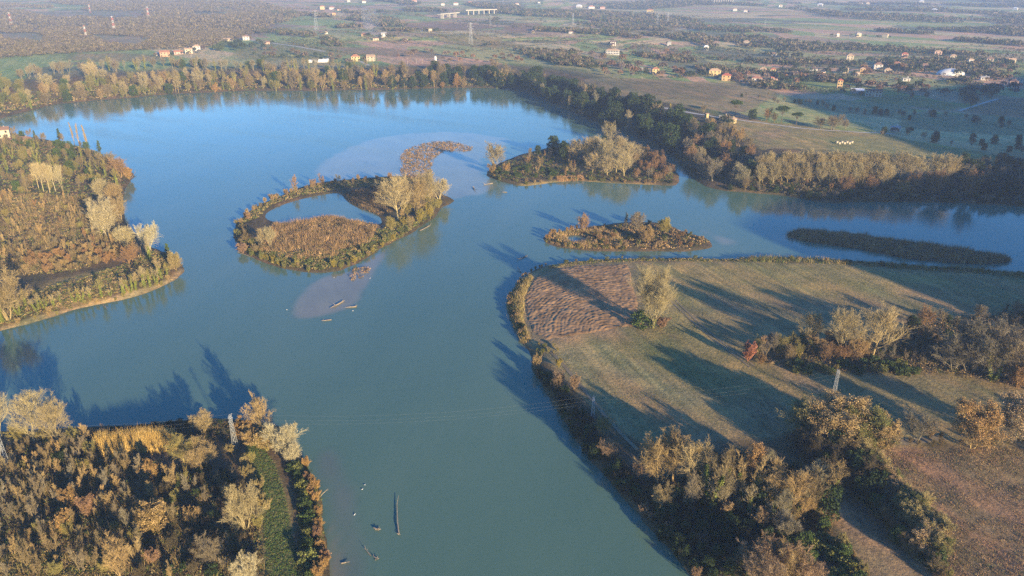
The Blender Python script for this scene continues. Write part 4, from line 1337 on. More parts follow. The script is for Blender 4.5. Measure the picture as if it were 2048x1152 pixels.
tree('oak', 2035, 775, 722, 'rust', 'orange leaved tree under the last big mauve grey tree', leaf='amber')
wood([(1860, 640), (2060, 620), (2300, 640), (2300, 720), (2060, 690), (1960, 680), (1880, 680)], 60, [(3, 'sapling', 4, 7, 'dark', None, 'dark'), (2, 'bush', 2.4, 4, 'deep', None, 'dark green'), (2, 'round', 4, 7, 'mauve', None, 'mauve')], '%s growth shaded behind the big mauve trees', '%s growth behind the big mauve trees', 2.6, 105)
# trees round the junction of the fields
tree('oak', 1612, 875, 792, 'olive', 'olive brown leafy tree, first of the orange trio below the field pylon', leaf='olive', width=1.3)
tree('oak', 1658, 888, 792, 'tan', 'orange brown leafy tree, middle of the trio below the field pylon', leaf='gold', width=1.5)
tree('oak', 1722, 896, 806, 'olive', 'big yellow green leafy tree, last of the trio below the field pylon', leaf='moss', width=1.5)
tree('oak', 1755, 900, 830, 'tan', 'golden leafy tree on the outer side of the trio', leaf='gold', width=1.15)
tree('evergreen', 1690, 900, 850, 'green', 'dark green ivy mass under the yellow green tree', width=.8)
tree('round', 1832, 884, 822, 'mauve', 'mauve domed shrub tree beside the pale track', width=1.2)
tree('leafy_shrub', 1856, 876, 842, 'gold', 'bright orange shrub at the end of the pale track', leaf='amber')
tree('oak', 1944, 896, 793, 'tan', 'big bright orange oak on its own above the red field', leaf='amber', width=1.1)
tree('oak', 2032, 884, 790, 'mauve', 'mauve orange oak at the picture edge above the red field', leaf='tan')
row([(1760, 885), (1810, 888), (1900, 890), (2000, 888), (2060, 880)], 14, [(1, 'shrub', 1.2, 2.4, 'brown', None, 'brown')], '%s low shrub along the upper edge of the red field', '%s shrubs above the red field', 1, 106)
# long hedge beside the red field
row([(1700, 905), (1735, 945), (1770, 985), (1805, 1030), (1835, 1070), (1862, 1110)], 44, [(3, 'oak', 5.5, 8.5, 'tan', 'olive', 'olive gold'), (2, 'oak', 5.5, 8.5, 'tan', 'tan', 'tan'), (1, 'oak', 5, 8, 'olive', 'moss', 'mossy')], '%s leafy tree in the red field hedge', '%s hedge trees beside the red field', .9, 107, width=1.15)
row([(1690, 935), (1730, 985), (1765, 1030), (1800, 1070), (1840, 1110), (1880, 1160)], 24, [(2, 'evergreen', 3.5, 5.5, 'green', None, 'dark green'), (2, 'round', 4, 5.5, 'brown', None, 'brown')], '%s tree on the shaded side of the long hedge', '%s trees on the shaded side of the hedge', 1.2, 108)
row([(1860, 1110), (1885, 1150), (1900, 1190)], 7, [(1, 'shrub', 2, 3.4, 'brown', None, 'brown'), (1, 'shrub', 2, 3, 'olive', None, 'olive')], '%s shrub at the low end of the hedge by the red field', '%s shrubs at the low end of the hedge', .8, 109)
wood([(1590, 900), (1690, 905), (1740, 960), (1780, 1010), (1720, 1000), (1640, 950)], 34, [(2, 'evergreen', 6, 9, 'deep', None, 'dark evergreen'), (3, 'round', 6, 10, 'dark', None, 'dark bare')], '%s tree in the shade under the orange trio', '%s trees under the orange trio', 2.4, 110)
# belt of bare and ivied trees along the river
for i, (k, x, b, t_, c, w, lb) in enumerate([
        ('willow', 1318, 968, 858, 'tan', .95, 'tan wide branched bare tree, first above the river belt'), ('tall_bare', 1345, 965, 862, 'tan', 1.2, 'tan bare tree right behind the first of the river belt'),
        ('tall_bare', 1372, 975, 866, 'pale', 1.1, 'pale bare tree with a bright top in the river belt'), ('ivy_tree', 1425, 1010, 880, 'brown', .9, 'bare tree with bright ivy on two stems in the river belt'),
        ('ivy_tree', 1448, 1005, 890, 'brown', .9, 'ivied brown tree beside the two stemmed one'), ('oak', 1497, 985, 882, 'rust', .75, 'orange topped tree in the middle of the river belt'),
        ('ivy_tree', 1488, 1015, 900, 'tan', .9, 'ivied tan tree below the orange topped one'), ('tall_bare', 1470, 985, 892, 'mauve', 1.1, 'mauve bare tree between two ivied ones'),
        ('tall_bare', 1545, 1030, 928, 'tan', 1.0, 'slim tan bare tree past the orange topped one'), ('tall_bare', 1580, 1040, 938, 'tan', 1.2, 'broad tan bare tree in the lower river belt'),
        ('tall_bare', 1610, 1035, 945, 'brown', 1.1, 'brown bare tree beside the broad tan one'), ('ivy_tree', 1655, 1015, 912, 'tan', .9, 'ivied bare tree at the field end of the river belt'),
        ('ivy_tree', 1635, 1005, 918, 'brown', .9, 'second ivied bare tree at the field end of the belt'), ('willow', 1325, 1020, 968, 'pale', .9, 'small pale bare tree on the river slope'),
        ('round', 1380, 1010, 945, 'mauve', .9, 'mauve rounded bare tree low on the river slope'), ('leafy_shrub', 1520, 1055, 1008, 'tan', 1.0, 'tan leafy shrub under the broad tan tree'),
        ('leafy_shrub', 1452, 1030, 1000, 'tan', 1.0, 'small tan shrub at the foot of the ivied trees'), ('round', 1570, 1080, 1020, 'mauve', 1.0, 'mauve bush tree in front of the deep shade')]):
    kw = dict(leaf='amber') if k == 'oak' else (dict(leaf='tan') if k == 'leafy_shrub' else {})
    tree(k, x, b, t_, c, lb, width=w, **kw)
for i, (x, b, t_, c) in enumerate([(1500, 1150, 1085, 'pink'), (1535, 1158, 1068, 'pink'), (1570, 1165, 1080, 'tan'), (1608, 1180, 1105, 'pink'), (1520, 1185, 1100, 'pink')]):
    tree('round', x, b, t_, c, 'pinkish brown twiggy tree of the round clump at the lower edge, ' + ['at its left', 'tallest in its middle', 'right of the tallest', 'at its right', 'nearest'][i], 'pinkish clump at the lower edge', width=1.0)
wood([(1590, 1080), (1650, 1060), (1700, 1120), (1740, 1200), (1620, 1200)], 22, [(2, 'evergreen', 3, 5, 'green', None, 'green'), (1, 'bush', 2, 3.5, 'moss', None, 'mossy')], '%s leafy bush beside the pinkish clump', '%s bushes beside the pinkish clump', 1.8, 111)
row([(1630, 1030), (1660, 1075), (1700, 1130), (1730, 1180)], 14, [(1, 'oak', 2.5, 4, 'olive', 'olive', 'olive'), (1, 'leafy_shrub', 2.4, 3.6, 'gold', 'gold', 'golden')], '%s shrub bordering the small brown field', '%s shrubs bordering the small brown field', .7, 112)
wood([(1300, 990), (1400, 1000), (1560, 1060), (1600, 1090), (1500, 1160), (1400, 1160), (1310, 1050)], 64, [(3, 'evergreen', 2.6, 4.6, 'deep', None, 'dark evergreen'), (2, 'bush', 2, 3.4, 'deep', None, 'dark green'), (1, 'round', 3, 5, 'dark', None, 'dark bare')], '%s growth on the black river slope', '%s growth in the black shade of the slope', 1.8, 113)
wood([(1395, 955), (1500, 960), (1640, 990), (1660, 1030), (1560, 1060), (1420, 1020)], 96, [(3, 'tall_bare', 8, 12.5, 'grey', None, 'grey bare'), (3, 'ivy_tree', 8, 12, 'grey', None, 'ivied'), (2, 'tall_bare', 5, 9, 'tan', None, 'tan'), (2, 'evergreen', 6, 9, 'deep', None, 'dark evergreen')], '%s lesser tree filling the river belt', '%s lesser trees of the river belt', 1.9, 114)
# river edge scrub
row([(1068, 738), (1085, 765), (1105, 800), (1130, 838), (1160, 880), (1190, 920), (1222, 962), (1262, 1008), (1302, 1055), (1345, 1105), (1380, 1155)], 74,
    [(4, 'evergreen', 2.2, 4.2, 'deep', None, 'dark evergreen'), (3, 'shrub', 2.4, 4, 'dark', None, 'dark bare'), (1, 'shrub', 2.5, 4.2, 'pink', None, 'pinkish')], '%s scrub on the dark river edge of the peninsula', '%s scrub on the dark river edge', 1.6, 115)
row([(1095, 765), (1125, 805), (1160, 850), (1200, 905), (1240, 955), (1290, 1000)], 44, [(3, 'evergreen', 2.4, 4.6, 'deep', None, 'dark evergreen'), (3, 'shrub', 2.4, 4.5, 'dark', None, 'dark bare'), (2, 'bush', 1.8, 3, 'green', None, 'dark green')], '%s scrub on the upper slope of the dark river edge', '%s scrub on the upper river slope', 2.0, 116)
tree('round', 1205, 870, 830, 'olive', 'small olive bare tree behind the river edge pylon')
tree('shrub', 1072, 740, 708, 'tan', 'tan bushy shrub by the small inlet of the river edge', width=.9)
tree('shrub', 1118, 770, 740, 'pink', 'pink bare shrub above the dark river edge')
tree('shrub', 1148, 778, 748, 'pink', 'second pink bare shrub above the dark river edge')
tree('leafy_shrub', 1117, 735, 716, 'yellow', 'small yellow shrub on the bank above the inlet', leaf='yellow', width=.8)
tree('willow', 1218, 920, 875, 'pink', 'pink bare tree on the middle of the dark river edge')
tree('shrub', 1275, 955, 922, 'pink', 'pink bare shrub beside the first tan tree of the belt')
row([(1014, 606), (1020, 584), (1036, 562), (1060, 544), (1095, 532)], 22, [(2, 'leafy_shrub', 1.6, 2.8, 'tan', 'tan', 'tan'), (1, 'leafy_shrub', 1.6, 2.6, 'olive', 'olive', 'olive')], '%s shrub on the rim of the ploughed field', '%s shrubs on the rim of the ploughed field', .7, 117)
row([(1016, 612), (1022, 632), (1034, 655), (1050, 685)], 22, [(3, 'leafy_shrub', 1.8, 3, 'gold', 'tan', 'golden'), (1, 'bush', 1.4, 2.2, 'deep', None, 'dark')], '%s shrub on the blunt end of the peninsula', '%s shrubs on the blunt end of the peninsula', .9, 118)
row([(1100, 531), (1200, 520), (1330, 518), (1480, 519)], 16, [(2, 'bush', .6, 1.7, 'moss', None, 'mossy'), (1, 'leafy_shrub', 1.0, 1.8, 'olive', 'olive', 'olive')], '%s low bush on the channel edge of the peninsula', '%s bushes on the channel edge', 1.4, 119)
row([(1480, 519), (1600, 520), (1700, 525), (1850, 536), (2050, 550)], 26, [(2, 'bush', .7, 2.2, 'moss', None, 'mossy'), (2, 'leafy_shrub', 1.4, 2.4, 'tan', 'tan', 'tan'), (1, 'bush', 1.4, 2.4, 'deep', None, 'dark')], '%s bush on the shaded channel edge past the lone poplar', '%s bushes on the shaded channel edge', 1.5, 120)
wood([(1060, 690), (1110, 690), (1120, 712), (1075, 715)], 9, [(1, 'bush', 1, 1.8, 'moss', None, 'mossy'), (1, 'leafy_shrub', 1.4, 2.2, 'olive', 'olive', 'olive')], '%s bush on the grassy corner above the inlet', '%s bushes above the inlet', 1.6, 121)
# wood outside the picture on the right whose shadows streak the fields
wood([(175, 165), (260, 190), (300, 240), (240, 250), (190, 215)], 46, [(1, 'tall_bare', 10, 15, 'mauve', None, 'mauve')], '%s bare tree of the wood beyond the picture edge', '%s trees beyond the picture edge', 4, 122, world=True)
wood([(158, 134), (190, 128), (250, 165), (205, 188), (170, 160)], 44, [(2, 'round', 9, 13, 'grey', None, 'grey'), (1, 'evergreen', 8, 12, 'deep', None, 'dark evergreen')], '%s tree added outside the picture to shade the field', '%s trees added to shade the field', 4, 123, world=True)  # unseen trees added to throw more shade on the peninsula field

# ================================================================== uncountable growth
g = np.random.default_rng(77)


def reeds(pts, n, h, cols, k=10, w=.16, lean=.22, spread=.5, seed=1, shore=None, world=False, patch=.25):
    poly = pts if world else gpoly(pts)
    s = spots(poly, n, np.random.default_rng(seed), shore=shore)
    nz = vnoise(s[:, 0], s[:, 1], 5.5, seed) + .6 * vnoise(s[:, 0], s[:, 1], 2.4, seed + 9)
    s, nz = s[nz > -.75 + patch * .6], nz[nz > -.75 + patch * .6]
    gg = np.random.default_rng(seed + 1)
    hh = gg.uniform(h[0], h[1], len(s)) * (1 + .45 * nz)
    s[:, 2] = np.maximum(s[:, 2], -.05)
    return blade_cloud(s, hh, w, k, np.full(len(s), spread), palette(len(s), cols, gg), lean, seed + 2)


def tuft(pts, n, size, face, cols, k=14, seed=1, shore=None, world=False, dome=.2):
    poly = pts if world else gpoly(pts)
    s = spots(poly, n, np.random.default_rng(seed), shore=shore)
    gg = np.random.default_rng(seed + 1)
    r = gg.uniform(size[0], size[1], len(s))
    rad = np.stack([r, r, r * gg.uniform(.7, 1.1, len(s))], 1)
    s[:, 2] = np.maximum(s[:, 2], -.05) - .1
    return tri_cloud(s, rad, k, np.full(len(s), face), palette(len(s), cols, gg), dome, .2, seed + 2)


RUST = [(.33, .205, .11), (.26, .165, .095), (.38, .25, .14), (.19, .125, .075)]
DARKR = [(.17, .115, .075), (.11, .085, .055), (.22, .145, .09), (.09, .075, .05)]
GOLD = [(.42, .28, .10), (.36, .24, .09), (.46, .33, .14)]
BROWN = [(.15, .105, .065), (.12, .085, .055), (.18, .13, .075), (.10, .085, .05)]
GREEN = [(.075, .10, .032), (.06, .085, .03), (.10, .12, .04), (.12, .115, .045)]
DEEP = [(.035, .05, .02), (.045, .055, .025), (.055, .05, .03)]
TANS = [(.30, .22, .12), (.26, .19, .10), (.22, .17, .08), (.20, .18, .07)]

stuff('reeds', [reeds([(550, 449), (590, 448), (640, 436), (665, 434), (700, 443), (752, 450), (745, 478), (700, 508), (640, 522), (560, 516), (520, 500), (528, 468)], 3800, (1.0, 2.8), RUST + DARKR, 9, .22, .35, .5, 301, .02, False, .6),
                tuft([(550, 449), (590, 448), (640, 436), (665, 434), (700, 443), (752, 450), (745, 478), (700, 508), (640, 522), (560, 516), (520, 500), (528, 468)], 1200, (.5, 1.7), .42, RUST + DARKR + TANS, 12, 302, .02)],
      'rust brown reed bed inside the ring shaped island')
stuff('reeds', [reeds([(690, 388), (760, 372), (800, 395), (790, 420), (760, 430), (725, 416), (700, 402)], 1500, (.8, 1.8), DARKR, 8, .2, .3, .5, 305, .02)], 'dark brown reeds under the big leaning tree of the ring island')
stuff('reeds', [tuft([(800, 312), (812, 300), (836, 290), (862, 284), (900, 282), (945, 294), (940, 302), (905, 303), (880, 306), (868, 318), (862, 335), (868, 362), (815, 364), (800, 346), (805, 330)], 1000, (.4, 1.1), .4, RUST + DARKR + DARKR, 14, 307),
                reeds([(800, 312), (812, 300), (836, 290), (862, 284), (900, 282), (945, 294), (940, 302), (905, 303), (880, 306), (868, 318), (862, 335), (868, 362), (815, 364), (800, 346), (805, 330)], 1000, (.5, 1.2), RUST + DARKR, 8, .22, .35, .6, 308)],
      'rust tussocks growing out of the silt shoal')
stuff('reeds', [tuft([(698, 545), (715, 536), (738, 534), (742, 544), (722, 556), (700, 563)], 60, (.5, 1.0), .35, RUST + DARKR, 14, 311)], 'small rust tussock patch on the brown mud bank')
stuff('reeds', [reeds([(1574, 472), (1592, 465), (1650, 466), (1720, 473), (1800, 486), (1880, 497), (1950, 506), (2018, 518), (2018, 524), (1970, 528), (1900, 526), (1820, 518), (1740, 502), (1660, 489), (1604, 481)], 4600, (1.0, 3.2), RUST + RUST + DARKR, 9, .2, .25, .7, 313, None, False, .5),
                tuft([(1574, 472), (1592, 465), (1650, 466), (1720, 473), (1800, 486), (1880, 497), (1950, 506), (2018, 518), (2018, 524), (1970, 528), (1900, 526), (1820, 518), (1740, 502), (1660, 489), (1604, 481)], 1500, (.8, 1.6), .5, RUST + TANS + DARKR, 12, 314)],
      'dark brown reeds covering the long low island')
stuff('cane', [reeds([(192, 886), (200, 880), (260, 876), (345, 874), (350, 900), (300, 908), (212, 912)], 1500, (2.4, 4.0), GOLD, 10, .13, .14, .45, 317)], 'golden cane bed on the near spit')
stuff('reeds', [reeds([(1128, 462), (1180, 458), (1240, 470), (1240, 495), (1180, 498), (1130, 494), (1095, 484)], 900, (1.0, 2.0), RUST + TANS, 9, .2, .35, .5, 319, .05)], 'tan reeds round the pool of the oval island')
stuff('reeds', [reeds([(1112, 356), (1165, 354), (1168, 361), (1115, 363)], 260, (1.2, 2.0), [(.36, .22, .12), (.30, .18, .10)], 9, .18, .15, .4, 321, .05)], 'orange reeds on the shore of the wooded island')
stuff('reeds', [reeds([(1014, 606), (1030, 572), (1060, 549), (1064, 556), (1048, 590), (1044, 640), (1060, 680), (1048, 688), (1026, 650)], 1500, (.8, 1.7), TANS, 8, .16, .3, .5, 323, .1)], 'tan reed fringe round the ploughed field')
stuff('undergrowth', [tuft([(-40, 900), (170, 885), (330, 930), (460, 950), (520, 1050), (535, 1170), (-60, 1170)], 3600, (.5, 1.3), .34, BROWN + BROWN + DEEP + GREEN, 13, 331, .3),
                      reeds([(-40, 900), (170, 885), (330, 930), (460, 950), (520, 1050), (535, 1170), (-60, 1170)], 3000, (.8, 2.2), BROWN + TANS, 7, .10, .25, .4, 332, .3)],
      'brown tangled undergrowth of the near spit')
stuff('undergrowth', [tuft([(-40, 1112), (100, 1106), (225, 1118), (240, 1180), (-60, 1200)], 900, (.4, .9), .28, [(.20, .17, .055), (.16, .15, .05), (.24, .18, .07)], 12, 335, .3)], 'yellow green grassy patch at the lower corner of the spit')
stuff('nettles', [tuft([(492, 882), (520, 888), (550, 930), (568, 985), (580, 1050), (602, 1160), (535, 1160), (525, 1020), (512, 960), (492, 905)], 4800, (.15, .42), .15, [(.07, .115, .035), (.085, .13, .045), (.055, .095, .035), (.12, .14, .05), (.15, .13, .06)], 9, 337, .2)],
      'green strip of low leafy growth along the near spit')
stuff('undergrowth', [tuft([(580, 920), (612, 925), (636, 985), (648, 1100), (640, 1170), (600, 1170), (598, 1020)], 900, (.5, 1.1), .3, DEEP + GREEN, 12, 339, .2)], 'dark brambles between green strip and golden hedge')
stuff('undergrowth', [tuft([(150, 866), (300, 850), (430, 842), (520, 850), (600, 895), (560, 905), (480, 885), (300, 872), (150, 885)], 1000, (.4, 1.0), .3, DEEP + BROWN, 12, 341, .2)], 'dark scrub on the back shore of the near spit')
stuff('undergrowth', [tuft([(-60, 390), (190, 395), (240, 440), (280, 500), (150, 545), (-60, 560)], 3600, (.5, 1.5), .45, BROWN + BROWN + TANS + GREEN, 11, 343, .3),
                      reeds([(-60, 390), (190, 395), (240, 440), (280, 500), (150, 545), (-60, 560)], 4200, (1.2, 3.4), BROWN + BROWN + TANS + [(.2, .13, .08)], 6, .12, .2, .5, 344, .3, False, .9)],
      'rust brown undergrowth of the left bank thicket')
stuff('undergrowth', [tuft([(-60, 270), (120, 288), (200, 306), (262, 345), (240, 400), (190, 400), (60, 395), (-60, 400)], 2600, (.8, 1.9), .7, BROWN + GREEN + DEEP, 11, 347, .3)], 'mixed undergrowth below the riverside houses')
stuff('undergrowth', [tuft([(0, 655), (100, 625), (200, 600), (330, 560), (360, 520), (300, 500), (250, 530), (150, 560), (0, 600)], 1900, (.4, 1.1), .42, GREEN + TANS + BROWN, 11, 349, .2)], 'grassy tufts on the point of the left bank')
stuff('undergrowth', [tuft([(474, 470), (500, 508), (560, 532), (640, 542), (720, 522), (800, 476), (870, 430), (800, 440), (760, 460), (690, 500), (560, 508), (510, 480)], 2000, (.5, 1.2), .45, GREEN + TANS + GREEN, 11, 351, .1),
                      tuft([(476, 452), (500, 424), (560, 393), (640, 368), (760, 356), (860, 360), (800, 372), (690, 376), (600, 392), (540, 412), (510, 440)], 1300, (.4, 1.0), .42, TANS + GREEN, 11, 352, .1)],
      'olive low growth round the rim of the ring island')
stuff('undergrowth', [tuft([(975, 346), (1010, 362), (1120, 358), (1350, 368), (1340, 330), (1280, 292), (1100, 300), (1020, 322)], 2400, (.6, 1.5), .55, DEEP + GREEN + BROWN, 11, 354, .1)], 'low scrub covering the wooded island')
stuff('undergrowth', [tuft([(1092, 478), (1180, 456), (1300, 448), (1350, 460), (1420, 486), (1380, 499), (1240, 501), (1130, 493)], 1300, (.5, 1.2), .45, TANS + RUST + DEEP, 11, 356, .1)], 'low scrub covering the oval island')
stuff('undergrowth', [tuft([(-60, 250), (60, 218), (200, 197), (480, 179), (760, 178), (1030, 176), (1040, 150), (760, 150), (480, 150), (200, 160), (-60, 190)], 3400, (1.2, 2.8), 1.1, GREEN + BROWN + TANS + DEEP, 10, 358, .3)], 'scrub on the bluff of the far bend')
stuff('undergrowth', [tuft([(1030, 174), (1120, 206), (1210, 244), (1310, 284), (1400, 360), (1500, 380), (1480, 310), (1400, 280), (1250, 220), (1080, 160)], 2600, (1.0, 2.4), .9, DEEP + DEEP + BROWN, 10, 360, .2)], 'dark scrub along the right bank of the bend')
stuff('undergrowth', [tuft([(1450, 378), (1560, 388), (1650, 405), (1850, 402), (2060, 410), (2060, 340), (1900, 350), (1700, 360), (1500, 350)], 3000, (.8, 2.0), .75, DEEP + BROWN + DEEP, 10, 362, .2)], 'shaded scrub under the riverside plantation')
stuff('undergrowth', [tuft([(1490, 715), (1560, 690), (1700, 685), (1900, 640), (2060, 620), (2060, 700), (2060, 780), (1900, 750), (1720, 748), (1560, 735)], 2800, (.6, 1.5), .45, BROWN + DEEP + DARKR, 11, 364, .2)], 'shaded scrub of the peninsula copse')
stuff('undergrowth', [tuft([(1066, 730), (1110, 800), (1200, 925), (1310, 1055), (1390, 1165), (1620, 1165), (1600, 1080), (1660, 1020), (1400, 950), (1280, 960), (1180, 850), (1100, 750)], 3600, (.4, 1.2), .32, DEEP + BROWN + DEEP, 12, 366, .15)], 'dark scrub on the river slope of the peninsula')
stuff('undergrowth', [tuft([(1640, 940), (1700, 905), (1760, 960), (1860, 1090), (1900, 1170), (1840, 1130), (1740, 1020)], 1300, (.4, 1.1), .3, GREEN + BROWN + TANS, 12, 368, .2)], 'scrub at the foot of the tall hedge')
stuff('undergrowth', [tuft([(1570, 870), (1640, 850), (1780, 890), (1700, 920), (1600, 915)], 500, (.4, 1.0), .32, DEEP + BROWN, 12, 370, .2)], 'scrub at the foot of the orange trio')
# stubble and tussocks on the fields
stuff('stubble', [reeds([(1775, 905), (1950, 896), (2200, 890), (2300, 1160), (1905, 1160), (1880, 1090), (1820, 1000)], 9000, (.12, .4), [(.22, .13, .09), (.17, .11, .075), (.27, .18, .11), (.13, .12, .05)], 4, .16, .5, .35, 372, .3)], 'reddish stubble of the field at the lower corner')
stuff('grass_tufts', [reeds([(1080, 700), (1300, 665), (1400, 640), (1640, 800), (1560, 870), (1300, 900), (1190, 800)], 7000, (.08, .28), [(.11, .12, .045), (.16, .13, .065), (.09, .11, .04), (.20, .16, .085)], 4, .14, .5, .4, 374, .3),
                      reeds([(1270, 526), (1700, 530), (2048, 556), (2048, 620), (1640, 640), (1420, 660), (1340, 650)], 7000, (.1, .3), [(.11, .12, .045), (.16, .13, .065), (.14, .11, .06), (.20, .16, .085)], 4, .16, .5, .5, 375, .3)],
      'short grass of the peninsula fields')

stuff('grass_fringe', [tuft([(1095, 533), (1200, 520), (1330, 518), (1500, 519), (1500, 523), (1330, 523), (1200, 525), (1100, 538)], 700, (.3, .8), .3, GREEN + TANS, 9, 377, .1),
                       reeds([(1480, 519), (1600, 519), (1700, 524), (1850, 534), (2060, 549), (2060, 556), (1850, 541), (1700, 530), (1600, 525), (1480, 524)], 900, (.8, 2.2), TANS + GREEN, 8, .16, .3, .6, 378, .1),
                       tuft([(1480, 519), (1600, 519), (1700, 524), (1850, 534), (2060, 549), (2060, 556), (1850, 541), (1700, 530), (1600, 525), (1480, 524)], 600, (.4, 1.1), .36, GREEN + DEEP + TANS, 9, 379, .1)],
      'ragged grass and reed fringe along the channel side of the peninsula')
# ploughed field: curved furrows of turned clods
pf = gpoly([(1046, 598), (1062, 562), (1098, 540), (1145, 532), (1255, 527), (1264, 545), (1284, 640), (1284, 652), (1222, 660), (1135, 676), (1090, 682), (1058, 660), (1050, 630)])
P = np.array(pf)
step = .42
fx = np.arange(P[:, 0].min(), P[:, 0].max(), step)
fy = np.arange(P[:, 1].min(), P[:, 1].max(), step)
FX, FY = np.meshgrid(fx, fy, indexing='ij')
ok = sdist(FX, FY, pf) + 1.2 * vnoise(FX, FY, 4, 44) + .8 * vnoise(FX, FY, 1.5, 45) > 0
ccx, ccy = at1(1222, 668)[:2]
rr = np.hypot(FX - ccx, (FY - ccy) * .62)
ph = rr / 1.35 + .4 * vnoise(FX, FY, 11, 41) + .3 * vnoise(FX, FY, 3, 46)
fur = np.abs((ph % 1) * 2 - 1) * (.6 + .4 * vnoise(FX, FY, 6, 47))
FZ = hgt(FX, FY) + .10 + .24 * fur + .18 * np.maximum(0, vnoise(FX, FY, 1.2, 42)) + .15 * vnoise(FX, FY, .7, 43)
edge = sdist(FX, FY, pf)
FZ -= .35 * (1 - sstep(0, 1.5, edge))
idx = -np.ones(FX.shape, int)
idx[ok] = np.arange(ok.sum())
q = np.stack([idx[:-1, :-1], idx[1:, :-1], idx[1:, 1:], idx[:-1, 1:]], -1).reshape(-1, 4)
q = q[(q >= 0).all(1)]
structure('ploughed_field', mesh_np('ploughed_field', np.stack([FX[ok], FY[ok], FZ[ok]], 1), q, M['plough'], False), 'ploughed brown field with curved furrows on the rounded peninsula')

# ================================================================== far country: woods, hedges, single trees
WOODC = [(.115, .095, .07), (.10, .085, .06), (.13, .105, .074), (.095, .084, .055), (.11, .088, .07)]
MIXC = WOODC + [(.05, .062, .032), (.036, .05, .028), (.11, .085, .06), (.04, .055, .03), (.045, .06, .035)]
EVER = [(.04, .055, .028), (.05, .07, .03), (.035, .05, .03)]


def far_spots(pts, n, seed, clump=None, thr=0.0):
    gg = np.random.default_rng(seed)
    poly = gpoly(pts)
    P = np.array(poly)
    lo, hi = P.min(0), P.max(0)
    out = np.empty((0, 2))
    for _ in range(80):
        q = gg.uniform(lo, hi, (n * 3, 2))
        q = q[inside(q[:, 0], q[:, 1], poly)]
        if clump:
            u = (q[:, 0] * .62 - q[:, 1] * .79)
            w = (q[:, 0] * .79 + q[:, 1] * .62)
            q = q[vnoise(u / 2.6, w, clump, seed) + .5 * vnoise(u / 2, w, clump * .4, seed + 1) > thr]
        out = np.concatenate([out, q])
        if len(out) >= n:
            break
    out = out[:n]
    return np.concatenate([out, hgt(out[:, 0], out[:, 1])[:, None]], 1)


def far_wood(pts, n, r, k, face, cols, seed, clump=None, thr=0.0, ratio=1.15):
    s = far_spots(pts, n, seed, clump, thr)
    gg = np.random.default_rng(seed + 5)
    rr = gg.uniform(r[0], r[1], len(s))
    rad = np.stack([rr, rr, rr * ratio * gg.uniform(.8, 1.3, len(s))], 1)
    s[:, 2] -= .3
    return tri_cloud(s, rad, k, rr * face, palette(len(s), cols, gg, .22), .3, .5, seed + 6)


def hedges(pts, lines, seed, cols, r=(1.6, 3.4), L=(60, 230), k=12, gap=5.0, face=.62):
    gg = np.random.default_rng(seed)
    s0 = far_spots(pts, lines, seed)
    out = []
    for p in s0:
        a = R(-52) + gg.normal() * .09 + (R(90) if gg.random() < .16 else 0)
        n = int(gg.uniform(*L) / gap)
        t_ = (np.arange(n) - n / 2) * gap + gg.normal(size=n) * 1.5
        x = p[0] + np.cos(a) * t_ + gg.normal(size=n) * 1.2
        y = p[1] + np.sin(a) * t_ + gg.normal(size=n) * 1.2
        kk = gg.random(n) < gg.uniform(.55, .98)
        out.append(np.stack([x[kk], y[kk]], 1))
    q = np.concatenate(out)
    q = q[q[:, 1] > 420]
    s = np.concatenate([q, hgt(q[:, 0], q[:, 1])[:, None] - .2], 1)
    rr = gg.uniform(r[0], r[1], len(s))
    rad = np.stack([rr, rr, rr * gg.uniform(.9, 1.4, len(s))], 1)
    return tri_cloud(s, rad, k, rr * face, palette(len(s), cols, gg, .25), .3, .4, seed + 3)


stuff('far_wood', [far_wood([(-150, 60), (250, 55), (520, 62), (420, 95), (300, 100), (130, 108), (-150, 130)], 11000, (1.8, 3.4), 13, .7, WOODC, 401, 130, -.5),
                   far_wood([(-250, 4), (260, 2), (520, 4), (620, 30), (520, 60), (-250, 62)], 14000, (2.8, 5.0), 9, .8, WOODC, 402, 260, -.55)],
      'mauve brown winter wood covering the country behind the far bluff')
stuff('far_wood', [far_wood([(520, 4), (1000, 2), (1080, 30), (980, 45), (620, 60), (560, 40)], 2600, (3.6, 6.0), 13, .75, MIXC, 404, 120, .25),
                   far_wood([(500, 62), (700, 60), (1000, 62), (1160, 110), (1040, 125), (760, 100), (560, 84)], 900, (2.4, 4.2), 18, .65, MIXC, 405, 60, .5)],
      'belts of trees between the far fields in the middle distance')
stuff('far_wood', [far_wood([(1000, 2), (1500, 1), (2150, 1), (2200, 50), (1500, 60), (1080, 45)], 9500, (3.2, 5.6), 10, .8, MIXC, 407, 170, .05),
                   far_wood([(1060, 50), (1500, 60), (2150, 55), (2200, 110), (1700, 120), (1300, 100), (1080, 80)], 4200, (3.0, 5.2), 17, .66, MIXC, 408, 90, .25),
                   far_wood([(1050, 105), (1300, 112), (1700, 125), (2150, 120), (2200, 185), (1960, 180), (1700, 178), (1560, 182), (1300, 152), (1150, 150)], 2300, (2.4, 4.4), 24, .6, MIXC, 409, 55, .28)],
      'hazy woods and groves scattered over the plain with the villages')
stuff('far_hedges', [hedges([(480, 62), (1000, 50), (1300, 60), (1500, 110), (1300, 145), (1040, 135), (700, 115), (500, 100)], 40, 411, MIXC, (1.2, 2.4), (90, 300), 14, 3.4),
                     hedges([(560, 15), (1000, 15), (1400, 30), (1400, 60), (900, 60), (600, 50)], 40, 412, MIXC, (2.0, 3.8), (160, 460), 10, 5),
                     hedges([(1300, 90), (2150, 80), (2200, 180), (1700, 178), (1400, 150)], 64, 413, MIXC, (1.3, 2.8), (60, 240), 14, 3.6)],
      'hedges and rows of small trees dividing the far fields')
